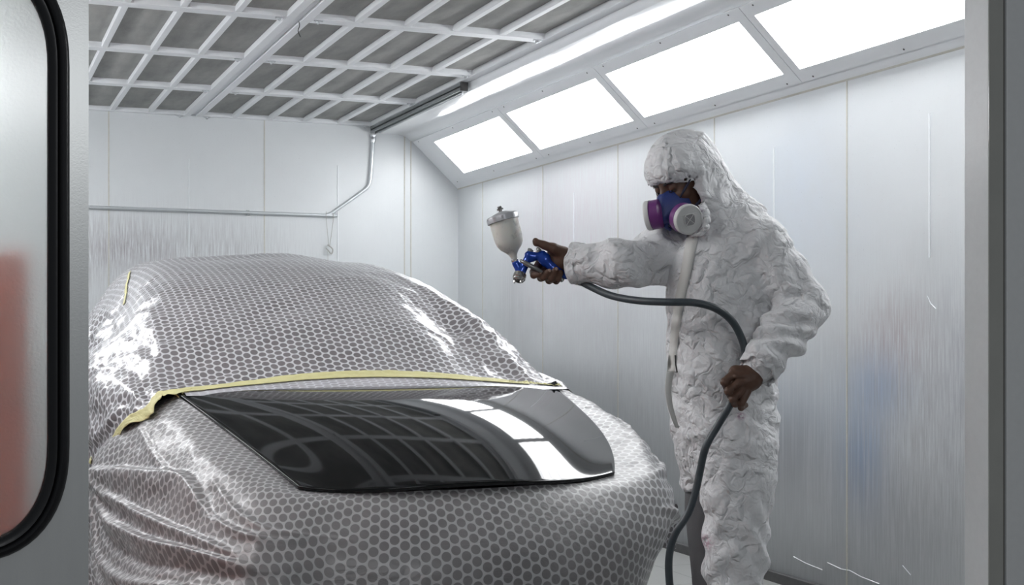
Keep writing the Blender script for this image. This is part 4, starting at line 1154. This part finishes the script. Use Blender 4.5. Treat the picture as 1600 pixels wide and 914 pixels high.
# respirator
resp = empty('respirator'); resp.parent = person; resp.location = (0, 0, 0)
M_mask = simple('blue_facepiece', (.030, .050, .20), .42, bump=.25, bscale=300)
M_purple = simple('purple_cartridge', (.17, .045, .20), .3)
M_fw = simple('filter_white', (.66, .66, .65), .4, nscale=30, namp=.05)
M_grille = simple('filter_grille', (.33, .32, .33), .7, nscale=300, namp=.4)
M_strap = simple('strap_black', (.02, .022, .05), .6)
gm = Grid(hp(0, .09, -.06)-np.array([.12, .12, .12]), hp(0, .09, -.06)+np.array([.12, .12, .12]), .0032)
mk = gm.ell(hp(0, .066, -.062), (.056, .066, .062), RH)
mk = smin(mk, gm.cone(hp(0, .112, -.018), hp(0, .128, -.068), .016, .028), .016)
for s_ in (-1, 1): mk = smin(mk, gm.cone(hp(.020*s_, .105, -.072), hp(.046*s_, .088, -.092), .022, .022), .012)
mk = smax(mk, gm.plane(hp(0, .118, -.012), hu_*.86+hf*.5), .008)                 # top edge over the nose
mk = smax(mk, -gm.plane(hp(0, .052, 0), hf), .004)
V_, Q_ = surface_nets(gm, mk); V_ = relax(V_, Q_, 2)
mesh_obj('facepiece', V_-PB, Q_, M_mask, resp, True)
def cartridge(s_):
    ax = hl*s_*.88+hf*.30-hu_*.22
    if s_ > 0: ax = np.array([.36, -.90, -.22])
    ax = ax/np.linalg.norm(ax); c0 = hp(.060*s_, .078, -.096)
    c0 = at(1073, 342, 4.025) if s_ > 0 else at(1019, 336, 4.10)
    if s_ < 0: ax = np.array([-.93, .34, -.14])/1.0
    M_ = Matrix.Translation(Vector(c0-PB)) @ Vector(ax).to_track_quat('Z', 'Y').to_matrix().to_4x4()
    o = MB().lathe([(.024, -.036), (.036, -.032), (.0450, -.026), (.0450, -.002), (.0430, .0), (.0430, .004), (.0440, .005)], 48, M_).build('cartridge', M_purple, resp, True)
    MB().lathe([(.0455, .002), (.0462, .006), (.0455, .015), (.0430, .0180), (.040, .0185), (.0395, .0172), (.002, .0178)], 48, M_).build('filter_cover', M_fw, o, True)
    up = 0; R2 = M_ @ Matrix.Rotation(.25, 4, 'Z')
    def T2(pts): return [tuple(R2 @ Vector(p)) for p in pts]
    gq = [(.0165*math.copysign(abs(math.cos(a))**.6, math.cos(a)), .0165*math.copysign(abs(math.sin(a))**.6, math.sin(a)), .0182) for a in np.linspace(0, 2*PI, 28, False)]
    mb = MB(); mb.add(T2(gq)+T2([(x, y, .0195) for x, y, z in gq]), [tuple(range(28)), tuple(range(28, 56))]+[(i, (i+1) % 28, 28+(i+1) % 28, 28+i) for i in range(28)])
    mb.build('grille', M_grille, o)
    mb = MB(); ring = T2([(x*1.05, y*1.05, .020) for x, y, z in gq]+[(gq[0][0]*1.05, gq[0][1]*1.05, .020)]); mb.tube(ring, .0011, 6)
    for a in (PI/4, 3*PI/4): mb.tube(T2([(-.019*math.cos(a), -.019*math.sin(a), .020), (.019*math.cos(a), .019*math.sin(a), .020)]), .0010, 6)
    mb.tube(T2([(-.036, .018, .0185), (.036, .018, .0185)]), .0006, 5)
    mb.build('grille_ring', M_fw, o, True)
cartridge(1); cartridge(-1)
mb = MB()
mb.tube(catmull([hp(.040, .085, -.040)-PB, hp(.060, .070, -.020)-PB, hp(.074, .040, .004)-PB, hp(.082, .01, .03)-PB], 14), .0042, 8)
mb.tube(catmull([hp(.052, .075, -.085)-PB, hp(.074, .040, -.070)-PB, hp(.080, .00, -.05)-PB], 12), .0038, 8)
mb.build('strap', M_strap, resp, True)
MB().tube(catmull([hp(.0, .125, -.115)-PB, hp(.004, .140, -.100)-PB, hp(.012, .135, -.088)-PB], 10), .006, 8).build('exhale_valve', M_mask, resp, True)

# shoes (below the frame)
M_shoe = simple('work_shoe', (.03, .03, .03), .5)
for nm, (fx, fy) in (('shoe', (.685, 4.10)), ('shoe', (.65, 4.34))):
    gs_ = Grid((fx-.26, fy-.18, -.01), (fx+.14, fy+.14, .16), .008)
    q = gs_.cone((fx+.04, fy+.0, .05), (fx-.13, fy-.09, .038), .048, .042); q = smin(q, gs_.cone((fx+.02, fy, .06), (fx+.02, fy, .12), .05, .048), .03); q = smax(q, -gs_.Z+.001, .006)
    v_, q_ = surface_nets(gs_, q); mesh_obj(nm, v_-PB, q_, M_shoe, person, True)

# ------------------------------------------------------------------ spray gun (frame turned like the person's)
gun_c = at(830, 410, 4.19); gun = empty('spray_gun', to_world(gun_c), -TH)
tag(gun, 'blue spray gun with translucent gravity cup held in the painter\'s right hand', 'spray gun')
R_ = lambda u, v, d=4.19: at(u, v, d)-gun_c
M_blue = simple('blue_anodised', (.010, .065, .42), .22, .35, coat=.5)
M_chrome = simple('worn_chrome', (.55, .54, .52), .25, .95, 60, .2)
M_steel = simple('trigger_steel', (.30, .30, .29), .35, .9)
M_lid = simple('grey_lid', (.48, .49, .51), .35, .3, 60, .15)
M_brass = simple('brass', (.52, .38, .13), .3, .9, 80, .2)
t = NT('cloudy_plastic_cup'); c = t.coord()
t.set(Base_Color=t.mix(t.maprange(t.noise(c, 32, 5, .7), .54, .75), (.66, .65, .61), (.30, .29, .28)), Roughness=.35, Subsurface_Weight=.2, Subsurface_Scale=.01)
M_cup = t.m
gg = Grid(at(795, 455, 4.19)-[0, .05, 0], at(900, 380, 4.19)+[0, .05, 0], .0022)
G_ = lambda u, v, d=4.19: at(u, v, d)
q = gg.cone(G_(827, 399), G_(812.5, 429), .0125, .0145)                                   # barrel
q = smin(q, gg.cone(G_(806, 411), G_(813, 424), .0125, .013), .006)                       # cup port
q = smax(q, -gg.cone(G_(811, 402), G_(815.5, 411), .004, .001), .003)
q = smin(q, gg.cone(G_(830, 399), G_(852, 402), .0115, .0145), .010)                      # bridge to the handle
q = smin(q, gg.chain([G_(848, 396), G_(851, 407), G_(864, 419), G_(884, 431)], [.010, .0165, .0140, .0110], .006), .010)
q = smin(q, gg.cone(G_(825, 398), G_(832, 403), .0105, .0125), .006)
v_, q_ = surface_nets(gg, q); v_ = relax(v_, q_, 2)
mesh_obj('gun_body', v_-gun_c, q_, M_blue, gun, True)
def axm(p, q):      # matrix at p (gun frame) with +z towards q
    p, q = Vector(p), Vector(q); return Matrix.Translation(p) @ (q-p).to_track_quat('Z', 'Y').to_matrix().to_4x4()
M_ = axm(R_(812.5, 430), R_(808, 443, 4.175))
MB().lathe([(.0155, -.006), (.0195, -.004), (.0200, .001), (.0200, .012), (.0175, .014), (.0170, .019), (.012, .022), (.011, .016), (.004, .017), (.003, .023)], 36, M_, lambda k, i: 1+.03*(i % 2)*(k in (2, 3))).build('air_cap', M_chrome, gun, True)
mb = MB()
for s_ in (-1, 1): mb.lathe([(.0042, .012), (.0040, .026), (.0015, .030)], 12, M_ @ Matrix.Translation((.0115*s_, 0, 0)))
mb.build('air_horn', M_chrome, gun, True)
# cup
c_bot, c_top = R_(804.5, 407), R_(785.5, 341); M_ = axm(c_bot, c_top); L = (Vector(c_top)-Vector(c_bot)).length
prof = [(.0085, 0), (.0095, .004), (.0105, .010), (.014, .020), (.022, .030), (.033, .040), (.0405, .052), (.0440, .066), (.0450, .085), (.0455, L-.004)]
MB().lathe([(r, h) for r, h in prof], 48, M_).build('cup', M_cup, gun, True)
MB().lathe([(.0110, -.007), (.0115, .002), (.0098, .004)], 24, M_).build('cup_collar', M_chrome, gun, True)
lid = MB().lathe([(.0470, L-.010), (.0500, L-.009), (.0502, L+.006), (.0475, L+.010), (.038, L+.0125), (.018, L+.019), (.009, L+.021)], 60, M_, lambda k, i: 1+(.035 if (i % 6) < 3 and k in (1, 2) else 0)).build('lid', M_lid, gun, True)
MB().lathe([(.006, L+.018), (.006, L+.026), (.010, L+.027), (.0105, L+.031), (.006, L+.033), (.0075, L+.035), (.007, L+.038)], 20, M_).build('vent_cap', M_steel, lid, True)
mb = MB(); tp = catmull([R_(813, 407, 4.168), R_(819, 410, 4.162), R_(828, 415, 4.160), R_(838, 420, 4.162), R_(847, 425, 4.168)], 24)
wd = [.0045+.003*math.sin(PI*i/23) for i in range(24)]; mb.tube(tp, wd, 12); mb.lathe([(.0055, -.006), (.0055, .006)], 14, axm(R_(815, 408, 4.168), R_(815, 408, 4.1)))
mb.build('trigger', M_steel, gun, True)
for (a, b_) in (((826.5, 397.5), (829.5, 389)), ((839, 396), (843, 388.5))):
    MB().lathe([(.0055, 0), (.0050, .008), (.0085, .009), (.0088, .017), (.0070, .019)], 20, axm(R_(*a), R_(*b_)), lambda k, i: 1+.05*(i % 2)).build('adjusting_knob', M_steel, gun, True)
MB().lathe([(.0035, 0), (.0035, .016), (.0075, .017), (.0075, .024), (.004, .026)], 16, axm(R_(871, 430), R_(881, 440))).build('air_knob', M_steel, gun, True)
MB().lathe([(.0085, -.006), (.0092, .004), (.0075, .006), (.0075, .012)], 6, axm(R_(883, 430), R_(892, 434))).build('inlet', M_brass, gun)

# ------------------------------------------------------------------ hose
hose_o = at(905, 440, 4.19); hose = empty('air_hose', to_world(hose_o), -TH)
tag(hose, 'dark grey air hose looping from spray gun through painter\'s left hand down to floor', 'hose')
HS = [at(903, 437.5, 4.19), at(925, 449, 4.15), at(955, 462, 4.08), at(995, 469.5, 4.0), at(1040, 472, 3.95), at(1085, 473, 3.925), at(1118, 482, 3.925), at(1143, 501, 3.94), at(1158, 527, 3.955), at(1164, 553, 3.958),
      at(1160, 585, 3.935), at(1150, 612, 3.912), at(1140, 634, 3.912), at(1122, 664, 3.92), at(1103, 698, 3.92), at(1094, 735, 3.93), at(1086, 772, 3.93), at(1075, 803, 3.93), at(1056, 832, 3.93), at(1047, 860, 3.94), at(1045, 892, 3.95),
      at(1050, 935, 3.96), at(1068, 1000, 3.97), at(1090, 1070, 3.99)]
HS += [np.array([.70, 3.90, .02]), np.array([.95, 3.70, .013]), np.array([1.25, 3.55, .013])]
HS = np.array(HS)
t = NT('hose_rubber'); c = t.coord(); t.set(Base_Color=t.mix(t.noise(c, 40, 4, .6), (.030, .040, .048), (.060, .075, .085)), Roughness=.42, Specular_IOR_Level=.6); M_hose = t.m
MB().tube(catmull(HS, 300)-hose_o, .0112, 16).build('tube', M_hose, hose, True)
M_ = axm(at(891, 433, 4.19)-hose_o, at(905, 439, 4.19)-hose_o)
MB().lathe([(.0075, -.002), (.0075, .004), (.0105, .005), (.0105, .011), (.0088, .012), (.0120, .014), (.0125, .021), (.0125, .029), (.0105, .031)], 24, M_).build('coupling', M_brass, hose, True)
MB().lathe([(.0130, .030), (.0135, .033), (.0135, .039), (.0125, .041)], 20, M_).build('clamp', M_steel, hose, True)

# ------------------------------------------------------------------ faint paint mist under the nozzle
noz = at(808, 446, 4.17); mist = MB(); Mm = Matrix.Translation((0, 0, 0)) @ (Vector((-.10, .02, -.5))).to_track_quat('Z', 'Y').to_matrix().to_4x4()
mist.lathe([(.006, 0), (.05, .12), (.11, .30), (.15, .42)], 24, Mm)
t = NT('paint_mist'); t.n.remove(t.b); out = [n for n in t.n if n.type == 'OUTPUT_MATERIAL'][0]
vol = t.node('ShaderNodeVolumePrincipled'); vol.inputs['Color'].default_value = (.8, .78, .80, 1); vol.inputs['Anisotropy'].default_value = .2
c = t.coord(); ln = t.node('ShaderNodeVectorMath', operation='LENGTH'); t.link(c, ln.inputs[0])
t.link(t.maprange(ln.outputs['Value'], 0, .42, .5, 0), vol.inputs['Density']); t.link(vol.outputs[0], out.inputs['Volume'])
mo = mist.build('paint_mist', t.m); mo.location = to_world(noz); mo.rotation_euler = (0, 0, -TH)
tag(mo, 'faint paint mist fanning down from the nozzle of the blue spray gun', 'mist', kind='stuff')
